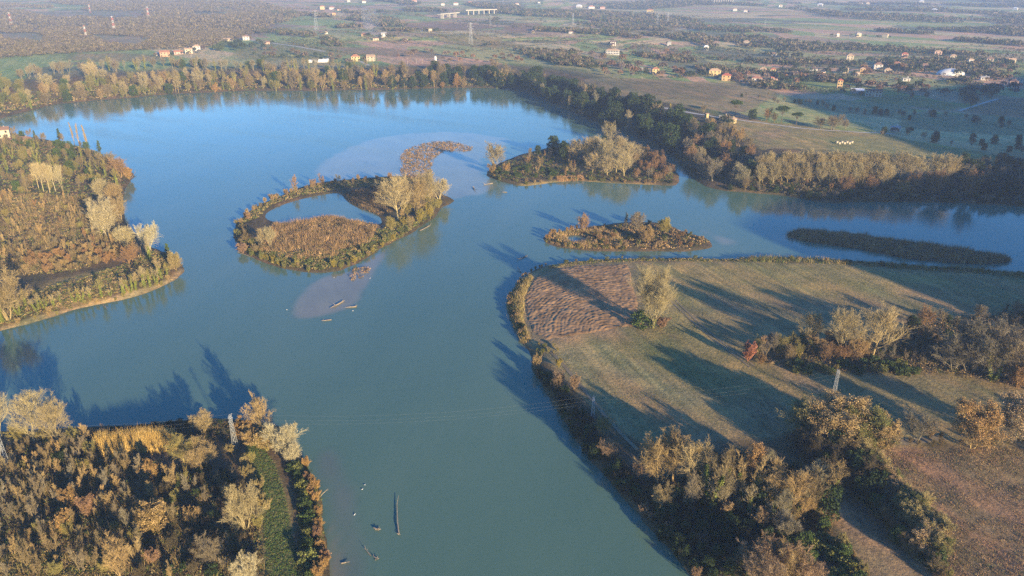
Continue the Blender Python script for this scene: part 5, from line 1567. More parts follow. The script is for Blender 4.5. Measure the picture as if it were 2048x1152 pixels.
# olive and vineyard rows
def rows_of(pts, spacing, gap, r, cols, seed, ang):
    poly = gpoly(pts)
    P = np.array(poly)
    c = P.mean(0)
    Lm = np.abs(P - c).max() * 1.6
    u, w = np.meshgrid(np.arange(-Lm, Lm, gap), np.arange(-Lm, Lm, spacing), indexing='ij')
    x = c[0] + u * np.cos(ang) - w * np.sin(ang)
    y = c[1] + u * np.sin(ang) + w * np.cos(ang)
    k = inside(x, y, poly)
    x, y = x[k], y[k]
    gg = np.random.default_rng(seed)
    x = x + gg.normal(size=x.size) * .4
    y = y + gg.normal(size=x.size) * .4
    s = np.stack([x, y, hgt(x, y)], 1)
    rr = gg.uniform(r[0], r[1], len(s))
    return tri_cloud(s, np.stack([rr, rr, rr], 1), 16, rr * .6, palette(len(s), cols, gg, .2), .3, .3, seed + 3)


OLV = [(.085, .095, .06), (.10, .11, .07), (.07, .085, .05)]
stuff('olive_grove', [rows_of([(520, 112), (600, 112), (625, 117), (520, 117)], 9, 6, (2.0, 2.8), OLV, 421, R(0)), rows_of([(560, 78), (700, 82), (730, 92), (620, 94), (590, 90)], 12, 7, (2.2, 3.2), OLV, 422, R(-50))],
      'olive rows on the fields above the far bluff')
stuff('olive_grove', [rows_of([(1590, 176), (1690, 180), (1695, 188), (1600, 186)], 8, 6, (2, 2.8), OLV, 424, R(-10)), rows_of([(1890, 160), (1965, 165), (1968, 172), (1890, 170)], 8, 6, (2, 2.8), OLV, 425, R(-10)),
                      rows_of([(1400, 55), (1450, 56), (1455, 66), (1400, 64)], 14, 9, (2.5, 3.5), OLV, 426, R(-50))], 'olive rows near the villas on the plain')

# single far trees that can be picked out
FT = []
for i in range(6):
    n_ = 170
    v, f, c = tri_cloud(np.zeros((1, 3)), np.array([[4.2, 4.2, 5.2]]), n_, np.array([1.35]), np.ones((1, 3)), .3, .5, 500 + i, .35)
    me = bpy.data.meshes.new('far_tree')
    tb = TB()
    tb.tube([Vector((0, 0, -.3)), Vector((0, 0, 3.5))], [.25, .12], 5)
    base = len(v)
    allv = np.concatenate([v, np.array([tuple(p) for p in tb.v])])
    me.from_pydata([tuple(p) for p in allv], [], [tuple(q) for q in f] + [tuple(a + base for a in q) for q in tb.f])
    me.update()
    me.materials.append(M['leaf'])
    FT.append(me)
FTC = dict(rust=(.17, .10, .06), brown=(.14, .105, .07), mauve=(.14, .11, .09), dark=(.032, .048, .025), green=(.055, .072, .034), tan=(.19, .145, .085))
FTW = dict(rust='rust brown', brown='brown', mauve='mauve grey', dark='dark evergreen', green='green', tan='tan')


def far_trees(pts, n, tints, where, group, seed, h=(6, 11)):
    gg = np.random.default_rng(seed)
    for p in far_spots(pts, n, seed):
        tn = tints[int(gg.integers(len(tints)))]
        o = bpy.data.objects.new('field_tree', FT[int(gg.integers(6))])
        COL.objects.link(o)
        s = gg.uniform(*h) / 8.2
        o.location = (p[0], p[1], p[2])
        o.scale = (s, s, s * gg.uniform(.85, 1.2))
        o.rotation_euler = (0, 0, gg.uniform(0, 6.28))
        b = gg.uniform(.8, 1.2)
        o.color = tuple(a * b for a in FTC[tn]) + (1,)
        tag(o, '%s single tree %s' % (FTW[tn], where), 'tree', '%s trees %s' % (FTW[tn], group))


far_trees([(1190, 130), (1300, 132), (1420, 150), (1400, 158), (1200, 152)], 34, ['rust', 'mauve', 'dark', 'brown'], 'at the far edge of the wide bare field', 'at the edge of the wide bare field', 451)
far_trees([(1440, 150), (1560, 150), (1680, 165), (1560, 178), (1450, 160)], 34, ['rust', 'dark', 'mauve', 'green'], 'around the roadside houses', 'around the roadside houses', 452)
far_trees([(1540, 120), (1700, 125), (1850, 120), (2040, 125), (2040, 160), (1820, 158), (1560, 140)], 60, ['dark', 'mauve', 'rust', 'green', 'dark'], 'among the villas of the plain', 'among the villas', 453)
far_trees([(1040, 110), (1250, 100), (1400, 110), (1300, 128), (1100, 128)], 30, ['rust', 'mauve', 'brown'], 'on the fields round the long white house', 'round the long white house', 454)
far_trees([(480, 92), (560, 100), (700, 118), (760, 120), (700, 128), (520, 122)], 26, ['green', 'brown', 'dark', 'mauve'], 'on the meadow above the far bluff', 'on the meadow above the bluff', 455, (5, 9))
far_trees([(420, 90), (520, 84), (530, 100), (430, 104)], 26, ['green', 'dark', 'green'], 'around the farm above the far bluff', 'around the farm above the bluff', 456, (7, 11))
far_trees([(760, 100), (1000, 110), (1120, 125), (1000, 130), (800, 118)], 26, ['brown', 'mauve', 'rust'], 'on the sloping strips above the brown end of the bluff', 'on the sloping strips', 457, (5, 9))
far_trees([(1680, 165), (1900, 175), (2040, 180), (2040, 195), (1800, 190), (1700, 180)], 30, ['dark', 'mauve', 'rust'], 'behind the long barn', 'behind the long barn', 458)

# ================================================================== buildings
def box(x0, x1, y0, y1, z0, z1):
    v = [(x0, y0, z0), (x1, y0, z0), (x1, y1, z0), (x0, y1, z0), (x0, y0, z1), (x1, y0, z1), (x1, y1, z1), (x0, y1, z1)]
    f = [(0, 3, 2, 1), (4, 5, 6, 7), (0, 1, 5, 4), (1, 2, 6, 5), (2, 3, 7, 6), (3, 0, 4, 7)]
    return v, f


def join(*ps):
    V_, F_ = [], []
    for v, f in ps:
        k = len(V_)
        V_ += list(v)
        F_ += [tuple(a + k for a in q) for q in f]
    return V_, F_


WALLC = dict(cream=(.42, .36, .26), yellow=(.42, .33, .17), white=(.46, .44, .41), ochre=(.46, .31, .15), pink=(.46, .31, .25), stone=(.34, .29, .23), grey=(.32, .31, .30), orange=(.42, .25, .16))
ROOFC = dict(tile=(.33, .15, .09), brown=(.22, .13, .09), dark=(.12, .08, .07), red=(.36, .11, .07), grey=(.30, .29, .28), white=(.66, .66, .66), tan=(.40, .27, .17))
WM = {k: m_plain('plaster_' + k, v, .9, .12, .6) for k, v in WALLC.items()}
RM = {k: m_plain('roof_' + k, v, .85, .22, 1.2) for k, v in ROOFC.items()}
M['pane'] = m_plain('window_pane', (.035, .04, .05), .15, .1, 1, .5)
M['wood'] = m_plain('painted_wood', (.16, .10, .06), .7, .2, 2)
M['white'] = m_plain('white_sheet', (.52, .51, .49), .6, .06, .5)
M['concrete'] = m_plain('concrete', (.36, .33, .28), .9, .15, .4)


def part(name, vf, mat, parent, loc=None):
    o = bpy.data.objects.new(name, mesh_py(name, vf[0], vf[1], mat))
    if loc:
        o.location = loc
    return link(o, parent)


win_me = None
HOUSES = []


def house(px, py, wpx, wall, roof, label, storeys=2, deep=.7, shape='hip', rot=None, name='house', cat='house', windows=None, hfac=1.0):
    """A house: walls, tiled roof, windows, door, chimney."""
    global win_me
    x, y, z = at1(px, py)
    d = math.hypot(math.hypot(x, y), CAM_H)
    w = wpx * d / FPX * .72
    dp = w * deep if w * deep < 14 else 14
    h = (2.9 * storeys + .4) * hfac
    e = tag(bpy.data.objects.new(name, None), label, cat)
    COL.objects.link(e)
    e.location = (x, y, z - .3)
    e.rotation_euler = (0, 0, R(rot if rot is not None else rnd.uniform(-28, 28)) - math.atan2(x, y) * .6)
    a, b = w / 2, dp / 2
    part('wall', box(-a, a, -b, b, -.4, h), WM[wall], e)
    HOUSES.append((x, y, a))
    o = .45
    rise = min(a, b) * .62
    A, B = a + o, b + o
    e0 = h - .02
    if shape == 'gable':
        v = [(-A, -B, e0), (A, -B, e0), (A, B, e0), (-A, B, e0), (-A, 0, e0 + rise), (A, 0, e0 + rise), (-A, -B, e0 + .18), (A, -B, e0 + .18), (A, B, e0 + .18), (-A, B, e0 + .18)]
        f = [(0, 3, 2, 1), (0, 1, 7, 6), (2, 3, 9, 8), (6, 7, 5, 4), (8, 9, 4, 5), (0, 6, 4, 9, 3), (1, 2, 8, 5, 7)]
    elif shape == 'flat':
        v, f = box(-A, A, -B, B, h + .004, h + .35)
    else:
        r_ = max(a - b, a * .2)
        v = [(-A, -B, e0), (A, -B, e0), (A, B, e0), (-A, B, e0), (-A, -B, e0 + .18), (A, -B, e0 + .18), (A, B, e0 + .18), (-A, B, e0 + .18), (-r_, 0, e0 + rise + .18), (r_, 0, e0 + rise + .18)]
        f = [(0, 3, 2, 1), (0, 1, 5, 4), (1, 2, 6, 5), (2, 3, 7, 6), (3, 0, 4, 7), (4, 5, 9, 8), (5, 6, 9), (6, 7, 8, 9), (7, 4, 8)]
    rf = part('roof', (v, f), RM[roof], e)
    if wpx >= 14:
        part('chimney', box(-.4, .4, -.4, .4, 0, 1.7), WM[wall], rf, (a * .35, b * .3, h + rise * .35))
    n = windows if windows is not None else (0 if wpx < 12 else max(2, int(w / 3.6)))
    if n:
        if win_me is None:
            win_me = mesh_py('window', *box(-.65, .65, -.05, .05, 0, 1.6), M['pane'])
        for s in range(storeys):
            for i in range(n):
                wx_ = -a + (i + .5) * 2 * a / n
                if s == 0 and i == n // 2:
                    part('door', box(-.5, .5, -.05, .05, 0, 2.2), M['wood'], e, (wx_, -b - .03, .3))
                    continue
                link(bpy.data.objects.new('window', win_me), e).location = (wx_, -b - .03, 1.2 + 2.9 * s)
            link(bpy.data.objects.new('window', win_me), e)
            ch = e.children[-1]
            ch.location = (a + .03, 0, 1.2 + 2.9 * s)
            ch.rotation_euler = (0, 0, R(90))
    return e


H_ = house
H_(10, 282, 26, 'cream', 'brown', 'cream two storey house with brown roof at the picture edge behind the wood', 3, .8, 'gable', 10)
H_(50, 286, 22, 'stone', 'brown', 'low house with a wide brown roof beside the cream one', 1, .9, 'gable', -20)
H_(330, 113, 22, 'orange', 'tile', 'terracotta orange farmhouse with red roof above the far bluff', 2, .6, 'gable', 15)
H_(357, 108, 20, 'pink', 'tile', 'pinkish farm wing between the orange house and the pale barns', 1, .6, 'gable', 15)
H_(378, 107, 17, 'cream', 'tan', 'cream barn next to the pinkish farm wing', 2, .6, 'gable', 10)
H_(394, 101, 17, 'white', 'tan', 'white house at the upper end of the farm row', 2, .7, 'hip', 5)
H_(318, 111, 11, 'grey', 'grey', 'small grey shed beside the orange farmhouse', 1, .8, 'gable', 0)
H_(457, 82, 22, 'cream', 'tan', 'long low cream house among trees above the bluff', 1, .4, 'gable', 0)
H_(493, 80, 15, 'white', 'brown', 'white house on the knoll where the pale track starts', 2, .8, 'hip', 0)
H_(535, 88, 12, 'pink', 'brown', 'small brown roofed house beside the pale track', 1, .7, 'gable', 0)
H_(711, 122, 22, 'yellow', 'tile', 'yellow two storey house on the edge of the far bluff', 2, .7, 'hip', 8)
H_(742, 122, 20, 'cream', 'tan', 'cream house with tan roof beside the yellow one on the bluff', 2, .7, 'gable', -12)
H_(645, 19, 11, 'yellow', 'tile', 'yellow house in the far wood below the sky line', 3, .7, 'hip', 0)
H_(664, 19, 13, 'white', 'tile', 'white house beside the yellow one in the far wood', 2, .6, 'hip', 0)
H_(678, 21, 9, 'pink', 'brown', 'small pinkish house by the far yellow one', 1, .6, 'hip', 0)
H_(658, 34, 10, 'cream', 'tan', 'cream house in front of the far yellow one', 2, .6, 'gable', 0)
H_(668, 31, 9, 'ochre', 'tile', 'small ochre house in front of the far yellow one', 2, .6, 'hip', 0)
H_(652, 68, 9, 'white', 'tan', 'small white house at the edge of the olive rows', 1, .7, 'hip', 0)
H_(728, 72, 12, 'ochre', 'tile', 'ochre house beside the smoke plume', 1, .7, 'hip', 0)
H_(768, 74, 14, 'white', 'grey', 'white shed with grey roof under the smoke plume', 2, .7, 'gable', 10)
H_(752, 80, 15, 'cream', 'dark', 'cream house with dark roof below the smoke plume', 1, .6, 'gable', 0)
H_(811, 81, 12, 'stone', 'dark', 'low dark roofed house past the smoke plume', 1, .6, 'gable', 0)
H_(861, 64, 9, 'cream', 'dark', 'small cream house below the red ploughed slope', 2, .7, 'hip', 0)
H_(1066, 66, 8, 'cream', 'tan', 'small cream house past the red ploughed slope', 1, .7, 'hip', 0)
H_(1142, 67, 12, 'white', 'brown', 'white house in front of a dark grove on the sloping fields', 1, .6, 'hip', 0)
H_(1226, 91, 14, 'white', 'dark', 'white house among dark trees above the long white building', 2, .7, 'gable', 0)
H_(1225, 109, 34, 'white', 'tan', 'long white building with many windows on the green fields', 2, .3, 'hip', -14, windows=8)
H_(1310, 148, 18, 'yellow', 'tile', 'yellow house with trees in front, first along the road', 2, .7, 'hip', 10)
H_(1280, 141, 12, 'grey', 'grey', 'grey shed on the road before the yellow house', 1, .5, 'gable', 0)
H_(1428, 151, 30, 'yellow', 'tan', 'wide yellow villa, upper one of the pair by the road', 2, .5, 'hip', 8)
H_(1452, 161, 22, 'ochre', 'red', 'ochre villa with red roof, lower one of the pair by the road', 2, .7, 'hip', -8)
H_(1513, 167, 25, 'white', 'tile', 'white long house with tile roof at the corner of the wide field', 2, .5, 'hip', -8)
H_(1525, 147, 16, 'cream', 'tan', 'cream house behind the white long one', 2, .7, 'hip', 0)
H_(1545, 148, 13, 'yellow', 'red', 'yellow house at the start of the long garden wall', 2, .7, 'hip', 0)
H_(1626, 147, 17, 'white', 'dark', 'white villa behind the end of the long garden wall', 2, .7, 'hip', 0)
H_(1548, 160, 16, 'pink', 'red', 'red roofed shed below the garden wall', 1, .5, 'gable', 0)
H_(1577, 92, 9, 'white', 'tan', 'small white house alone among trees beyond the wall', 1, .7, 'hip', 0)
H_(1547, 111, 13, 'white', 'brown', 'white house at a field corner beyond the villas', 1, .7, 'hip', 0)
H_(1698, 124, 16, 'cream', 'tan', 'tall cream house with two roofs among the villas', 3, .8, 'hip', 0)
H_(1690, 146, 13, 'cream', 'tan', 'cream house in the front row of villas', 2, .8, 'hip', 0)
H_(1712, 151, 12, 'white', 'tan', 'white gabled annex beside the ochre villa', 1, .8, 'gable', 20)
H_(1724, 147, 12, 'ochre', 'tan', 'ochre villa in the front row', 2, .8, 'hip', 0)
H_(1755, 138, 19, 'white', 'brown', 'white villa with brown roof in the middle of the villas', 2, .8, 'hip', 0)
H_(1775, 144, 16, 'cream', 'tan', 'low cream bungalow below the white villa', 1, .7, 'hip', 0)
H_(1792, 136, 20, 'orange', 'tile', 'orange villa with tile roof', 2, .6, 'hip', 0)
H_(1847, 140, 20, 'pink', 'brown', 'pale pink villa with brown roof past the orange one', 2, .7, 'hip', 0)
H_(1808, 116, 14, 'pink', 'red', 'pink house behind the orange villa', 2, .7, 'hip', 0)
H_(1875, 111, 15, 'pink', 'tan', 'pinkish long house on the far meadow', 2, .5, 'hip', 0)
H_(1905, 120, 14, 'cream', 'tan', 'cream house beyond the white dome', 2, .7, 'hip', 0)
H_(2007, 123, 16, 'cream', 'tan', 'cream house with shallow roof near the picture edge', 1, .7, 'gable', 0)
H_(2021, 128, 15, 'cream', 'tan', 'second cream house near the picture edge, lower one', 2, .7, 'gable', 15)
H_(1978, 126, 14, 'stone', 'brown', 'brown stone house before the two cream ones', 2, .7, 'hip', 0)
H_(2025, 173, 17, 'pink', 'dark', 'pinkish house in trees at the picture edge', 2, .7, 'hip', 0)
H_(1968, 160, 16, 'white', 'grey', 'white grey roofed barn past the dome', 1, .6, 'gable', 0)
H_(1678, 177, 12, 'ochre', 'red', 'ochre tower house beside the long barn', 3, .9, 'hip', 0)
H_(1714, 186, 28, 'grey', 'white', 'white roofed open barn next to the long barn', 1, .5, 'gable', -6, windows=0)
H_(1746, 193, 36, 'cream', 'dark', 'long cream barn with dark roof standing before the green field', 2, .3, 'gable', -8, windows=5)
H_(1812, 162, 16, 'white', 'grey', 'white low shed in the field between villas and barn', 1, .6, 'flat', 0)
H_(1790, 262, 20, 'white', 'grey', 'white shed alone in the shaded field', 1, .6, 'gable', 5, windows=2)
H_(1466, 246, 16, 'yellow', 'tan', 'small yellow house at the end of the track beside the pine', 1, .7, 'gable', 60)
H_(1448, 240, 24, 'stone', 'grey', 'long grey farm shed behind the small yellow house', 1, .3, 'gable', -10)
H_(1412, 243, 8, 'yellow', 'tan', 'tiny yellow hut among trees above the dark bank', 2, .9, 'gable', 40)
for i, (x, y, w, c, r_, lb) in enumerate([
        (1300, 24, 16, 'yellow', 'tile', 'yellow farmhouse with tile roof on the far green field'), (1182, 17, 16, 'white', 'tile', 'white row house with tile roof far beyond the strips'), (1205, 18, 12, 'pink', 'tile', 'pinkish house ending the far white row'),
        (1158, 15, 14, 'white', 'white', 'low white shed starting the far row'), (1034, 11, 9, 'white', 'tile', 'single white house on the far plain by the mast'), (1078, 8, 7, 'white', 'tan', 'tiny white house on the far plain'),
        (1470, 22, 10, 'white', 'tan', 'white house in the hazy woods, first of a pair'), (1491, 25, 9, 'white', 'tan', 'white house in the hazy woods, second of a pair'), (1418, 57, 8, 'pink', 'red', 'small red house beside the vineyard rows'),
        (1675, 73, 7, 'white', 'tan', 'tall white hut in the hazy meadow'), (1716, 73, 12, 'cream', 'grey', 'long hut beside the tall white one in the haze'), (1770, 75, 12, 'cream', 'tan', 'cream house at the edge of the hazy meadow'),
        (1640, 12, 12, 'white', 'white', 'bright white house far in the haze'), (1720, 10, 10, 'white', 'tan', 'white house far in the haze past the bright one'), (1735, 9, 8, 'cream', 'tan', 'cream house beside the white one far in the haze'),
        (1868, 23, 11, 'white', 'white', 'low white hall far in the haze'), (1843, 5, 9, 'white', 'white', 'white dot house at the far top of the haze'), (697, 4, 9, 'white', 'tan', 'white house at the far top, first of the line'),
        (728, 6, 10, 'white', 'tile', 'white house at the far top with red roof'), (781, 4, 8, 'pink', 'tile', 'pink house at the far top of the plain'), (807, 5, 9, 'white', 'tan', 'white house at the far top beyond the viaduct field'),
        (828, 5, 14, 'pink', 'tile', 'pink block at the far top beyond the viaduct field'), (886, 11, 9, 'white', 'tan', 'white house in front of the hamlet behind the viaduct'), (912, 10, 12, 'white', 'tile', 'white house, left end of the hamlet behind the viaduct'),
        (940, 9, 16, 'pink', 'tile', 'pink block in the hamlet behind the viaduct'), (956, 11, 12, 'white', 'brown', 'white house, right end of the hamlet behind the viaduct'), (1338, 92, 10, 'grey', 'grey', 'grey shed in the woods above the road'),
        (1412, 100, 12, 'white', 'white', 'white low shed at the wood edge above the road'), (1492, 90, 14, 'stone', 'tan', 'stone house in the hazy wood beyond the road'), (1940, 128, 12, 'white', 'tan', 'white house between the dome and the picture edge'),
        (2030, 20, 9, 'white', 'white', 'white house in the haze at the picture edge'), (1990, 30, 8, 'cream', 'tan', 'cream hut in the haze near the picture edge'), (1560, 14, 9, 'white', 'tan', 'white hut in the haze above the groves')]):
    H_(x, y, w, c, r_, lb, 2, .6, 'hip', windows=0)

gg = np.random.default_rng(808)
for (hx, hy, ha) in HOUSES:
    for k in range(2 if hy < 700 else 3):
        a = gg.uniform(0, 6.28)
        dd = ha + gg.uniform(3, 9)
        x, y = hx + math.cos(a) * dd, hy + math.sin(a) * dd
        tn = ['dark', 'green', 'mauve', 'brown'][int(gg.integers(4))]
        o = bpy.data.objects.new('garden_tree', FT[int(gg.integers(6))])
        COL.objects.link(o)
        s_ = gg.uniform(3.5, 7) / 8.2
        o.location = (x, y, float(hgt(x, y)))
        o.scale = (s_, s_, s_ * gg.uniform(.85, 1.3))
        o.rotation_euler = (0, 0, gg.uniform(0, 6.28))
        o.color = tuple(c * gg.uniform(.8, 1.2) for c in FTC[tn]) + (1,)
        tag(o, '%s small garden tree standing close to a far house' % FTW[tn], 'tree', '%s garden trees by the houses' % FTW[tn])

# white tunnel shed, dome hall, garden wall, tank
x, y, z = at1(637, 124)
sv, sf = [], []
for i in range(13):
    for k in range(9):
        a = math.pi * k / 8
        sv.append((-13 + 26 * i / 12, 4.5 * math.cos(a) * (1 + .05 * math.sin(i * 1.7)), 4.4 * math.sin(a) * (.75 + .25 * i / 12) * (1 + .08 * math.sin(i * 2.3))))
for i in range(12):
    for k in range(8):
        sf.append((i * 9 + k, i * 9 + k + 1, (i + 1) * 9 + k + 1, (i + 1) * 9 + k))
sf += [tuple(range(9)), tuple(reversed(range(12 * 9, 13 * 9)))]
o = tag(link(bpy.data.objects.new('tunnel_greenhouse', mesh_py('tunnel_greenhouse', sv, sf, M['white']))), 'white sheeted tunnel greenhouse on the meadow above the far bluff', 'greenhouse')
o.location = (x, y, z - .2)
o.rotation_euler = (0, 0, R(12))
x, y, z = at1(1901, 150)
sv, sf = [], []
NR, NA = 9, 28
for i in range(NR):
    t_ = i / (NR - 1) * math.pi / 2
    for k in range(NA):
        a = 2 * math.pi * k / NA
        sv.append((17 * math.cos(t_) * math.cos(a), 11 * math.cos(t_) * math.sin(a), 8 * math.sin(t_)))
for i in range(NR - 1):
    for k in range(NA):
        sf.append((i * NA + k, i * NA + (k + 1) % NA, (i + 1) * NA + (k + 1) % NA, (i + 1) * NA + k))
o = tag(link(bpy.data.objects.new('dome_hall', mesh_py('dome_hall', sv, sf, M['white'], True))), 'large white inflated dome hall beside the villas', 'dome')
o.location = (x, y, z - .2)
o.rotation_euler = (0, 0, R(-5))
e = tag(bpy.data.objects.new('garden_wall', None), 'long pale wall with small pillars in front of the villas', 'wall')
COL.objects.link(e)
wa, wb = Vector(at1(1553, 150)), Vector(at1(1650, 147))
e.location = wa
dv = wb - wa
e.rotation_euler = (0, 0, math.atan2(dv.y, dv.x))
Lw = dv.length
part('wall', box(0, Lw, -.15, .15, -.8, 1.6), WM['pink'], e)
pil = mesh_py('pillar', *box(-.35, .35, -.35, .35, -.8, 2.5), WM['cream'])
for i in range(15):
    link(bpy.data.objects.new('pillar', pil), e).location = (Lw * i / 14, 0, 0)
x, y, z = at1(871, 124)
tv, tf = [], []
for i, (r_, h_) in enumerate([(1.6, 0), (1.6, 6.5), (1.2, 7.2), (.2, 7.6)]):
    for k in range(14):
        tv.append((r_ * math.cos(k * 2 * math.pi / 14), r_ * math.sin(k * 2 * math.pi / 14), h_))
for i in range(3):
    for k in range(14):
        tf.append((i * 14 + k, i * 14 + (k + 1) % 14, (i + 1) * 14 + (k + 1) % 14, (i + 1) * 14 + k))
tf.append(tuple(range(42, 56)))
o = tag(link(bpy.data.objects.new('water_tank', mesh_py('water_tank', tv, tf, M['white']))), 'white upright tank alone on the bluff edge', 'tank')
o.location = (x, y, z - .2)
# row of small boxes on the field
bx_me = mesh_py('hive', *join(box(-.6, .6, -.6, .6, 0, 1.1), box(-.75, .75, -.75, .75, 1.104, 1.35)), WM['cream'])
for i in range(7):
    x, y, z = at1(1674 + i * 5, 286 + (i % 2) * 2)
    o = tag(link(bpy.data.objects.new('field_box', bx_me)), 'small pale box in the row standing on the shaded meadow', 'box', 'pale boxes on the meadow')
    o.location = (x, y, z)

# viaducts
def viaduct(a, b, deck, piers, label):
    p, q = Vector(at1(*a)), Vector(at1(*b))
    zz_ = max(p.z, q.z) + deck
    d = q - p
    L = math.hypot(d.x, d.y)
    e = tag(bpy.data.objects.new('viaduct', None), label, 'viaduct')
    COL.objects.link(e)
    e.location = (p.x, p.y, 0)
    e.rotation_euler = (0, 0, math.atan2(d.y, d.x))
    part('deck', box(0, L, -5, 5, zz_ - 1.6, zz_), M['concrete'], e)
    part('parapet', box(0, L, -5.3, -5.002, zz_ - 1.0, zz_ + 1.1), M['concrete'], e)
    pm = mesh_py('pier', *box(-1.3, 1.3, -4, 4, p.z - 6, zz_ - 1.602), M['concrete'])
    for i in range(piers):
        link(bpy.data.objects.new('pier', pm), e).location = (L * (i + .5) / piers, 0, 0)


viaduct((878, 38), (916, 34), 11, 3, 'pale road viaduct on stout piers, nearer piece')
viaduct((930, 30), (992, 27), 11, 6, 'pale road viaduct, longer piece behind the red slope')
viaduct((1424, 8), (1466, 6), 18, 9, 'distant pale viaduct on many piers in the haze')


# ================================================================== tracks
def strip(name, pts, w, mat, label, up=.14):
    P = [np.array(at1(*p)[:2]) for p in pts]
    dense = []
    for a, b in zip(P[:-1], P[1:]):
        n = max(2, int(np.hypot(*(b - a)) / 3.0))
        for i in range(n):
            dense.append(a + (b - a) * i / n)
    dense.append(P[-1])
    D = np.array(dense)
    for _ in range(6):
        D[1:-1] = (D[:-2] + 2 * D[1:-1] + D[2:]) / 4
    T = np.gradient(D, axis=0)
    T /= np.linalg.norm(T, axis=1, keepdims=True)
    N = np.stack([-T[:, 1], T[:, 0]], 1)
    V_ = []
    for k in (-.5, 0, .5):
        q = D + N * (w * k)
        V_.append(np.stack([q[:, 0], q[:, 1], hgt(q[:, 0], q[:, 1]) + up], 1))
    n = len(D)
    V_ = np.concatenate(V_)
    i = np.arange(n - 1)
    F_ = np.concatenate([np.stack([i, i + 1, i + n + 1, i + n], 1), np.stack([i + n, i + n + 1, i + 2 * n + 1, i + 2 * n], 1)])
    structure(name, mesh_np(name, V_, F_, mat), label)


M['track'] = m_plain('dirt_track', (.20, .155, .095), .95, .25, .7)
M['road'] = m_plain('pale_road', (.42, .38, .32), .9, .15, .3)
strip('dirt_path', [(1300, 211), (1345, 219), (1400, 229), (1440, 236), (1500, 243), (1560, 251), (1600, 257), (1720, 265), (1790, 268)], 3.2, M['road'], 'pale farm track along the fields of the right bank')
strip('dirt_path', [(500, 80), (550, 87), (600, 94), (650, 103)], 5, M['road'], 'pale track descending the meadow above the far bluff')
strip('dirt_path', [(716, 121), (730, 127), (738, 131)], 4, M['road'], 'short pale drive below the cream house on the bluff')
strip('dirt_path', [(1918, 222), (1955, 210), (1996, 198)], 3, M['road'], 'pale edge track of the red field')
strip('dirt_path', [(1330, 150), (1420, 156), (1500, 163), (1560, 170)], 4, M['road'], 'pale lane in front of the roadside houses')
strip('dirt_path', [(1098, 700), (1140, 745), (1180, 795), (1225, 850), (1275, 900)], 1.1, M['track'], 'faint wheel track along the river edge of the peninsula', .10)
strip('dirt_path', [(1330, 590), (1380, 640), (1440, 690), (1500, 735)], .7, M['track'], 'wheel rut crossing the peninsula meadow', .10)
strip('dirt_path', [(1338, 588), (1390, 640), (1450, 690), (1510, 733)], .7, M['track'], 'second wheel rut crossing the peninsula meadow', .10)
strip('dirt_path', [(1778, 887), (1810, 884), (1850, 881), (1888, 876)], 2.6, M['track'], 'pale track end beside the orange shrub')

# ================================================================== pylons and cables
M['steel'] = m_plain('galvanised_steel', (.34, .35, .35), .6, .12, 3, .4)
tt = NT('banded_paint')
co = tt.n('ShaderNodeTexCoord')
sx = tt.n('ShaderNodeSeparateXYZ')
tt.l(co.outputs['Object'], sx.inputs[0])
mo = tt.n('ShaderNodeMath', operation='MODULO')
mo.inputs[1].default_value = 10.0
tt.l(sx.outputs[2], mo.inputs[0])
gt = tt.n('ShaderNodeMath', operation='GREATER_THAN')
gt.inputs[1].default_value = 5.0
tt.l(mo.outputs[0], gt.inputs[0])
tt.l(tt.mix(gt.outputs[0], (.55, .14, .09), (.72, .68, .62)), tt.b.inputs['Base Color'])
M['banded'] = tt.m


def mast(px, py, h, base, top, arms, mat, label, r_=.05, rot=0, group=None, panels=9):
    """Lattice pylon: four legs, zigzag bracing, cross arms, insulators."""
    x, y, z = at1(px, py)
    e = tag(bpy.data.objects.new('lattice_pylon', None), label, 'pylon', group)
    COL.objects.link(e)
    e.location = (x, y, z - .1)
    e.rotation_euler = (0, 0, R(rot))
    cor = lambda k, t_: Vector((((-1, 1, 1, -1)[k]) * (base + (top - base) * t_) / 2, ((-1, -1, 1, 1)[k]) * (base + (top - base) * t_) / 2, h * t_))
    for k in range(4):
        b = TB()
        b.tube([cor(k, 0), cor(k, .5), cor(k, 1)], [r_, r_, r_ * .8], 4)
        link(bpy.data.objects.new('leg', b.mesh('leg', mat)), e)
    b = TB()
    for i in range(panels):
        t0, t1 = (i / panels) ** .85, ((i + 1) / panels) ** .85
        for k in range(4):
            k2 = (k + 1) % 4
            b.tube([cor(k, t0), cor(k2, t1)], [r_ * .6] * 2, 3)
            b.tube([cor(k2, t0), cor(k, t1)], [r_ * .6] * 2, 3)
    link(bpy.data.objects.new('bracing', b.mesh('bracing', mat)), e)
    tips = []
    for (zf, w) in arms:
        b = TB()
        for s in (-1, 1):
            tip = Vector((s * w, 0, h * zf))
            for k in range(4):
                c = cor(k, min(zf, 1))
                if c.x * s > 0:
                    b.tube([c, tip], [r_ * .7] * 2, 3)
                    c2 = cor(k, min(1, zf) - .04)
                    b.tube([c2, tip], [r_ * .7] * 2, 3)
            tips.append(tip)
        ar = link(bpy.data.objects.new('cross_arm', b.mesh('cross_arm', mat)), e)
        for s in (-1, 1):
            b = TB()
            p = Vector((s * w, 0, h * zf))
            b.tube([p, p - Vector((0, 0, h * .03))], [r_ * 1.6, r_ * 1.6], 6)
            link(bpy.data.objects.new('insulator', b.mesh('insulator', M['steel'])), ar)
    cz, sz = math.cos(R(rot)), math.sin(R(rot))
    return [Vector((x + t.x * cz - t.y * sz, y + t.x * sz + t.y * cz, z + t.z - h * .03)) for t in tips]


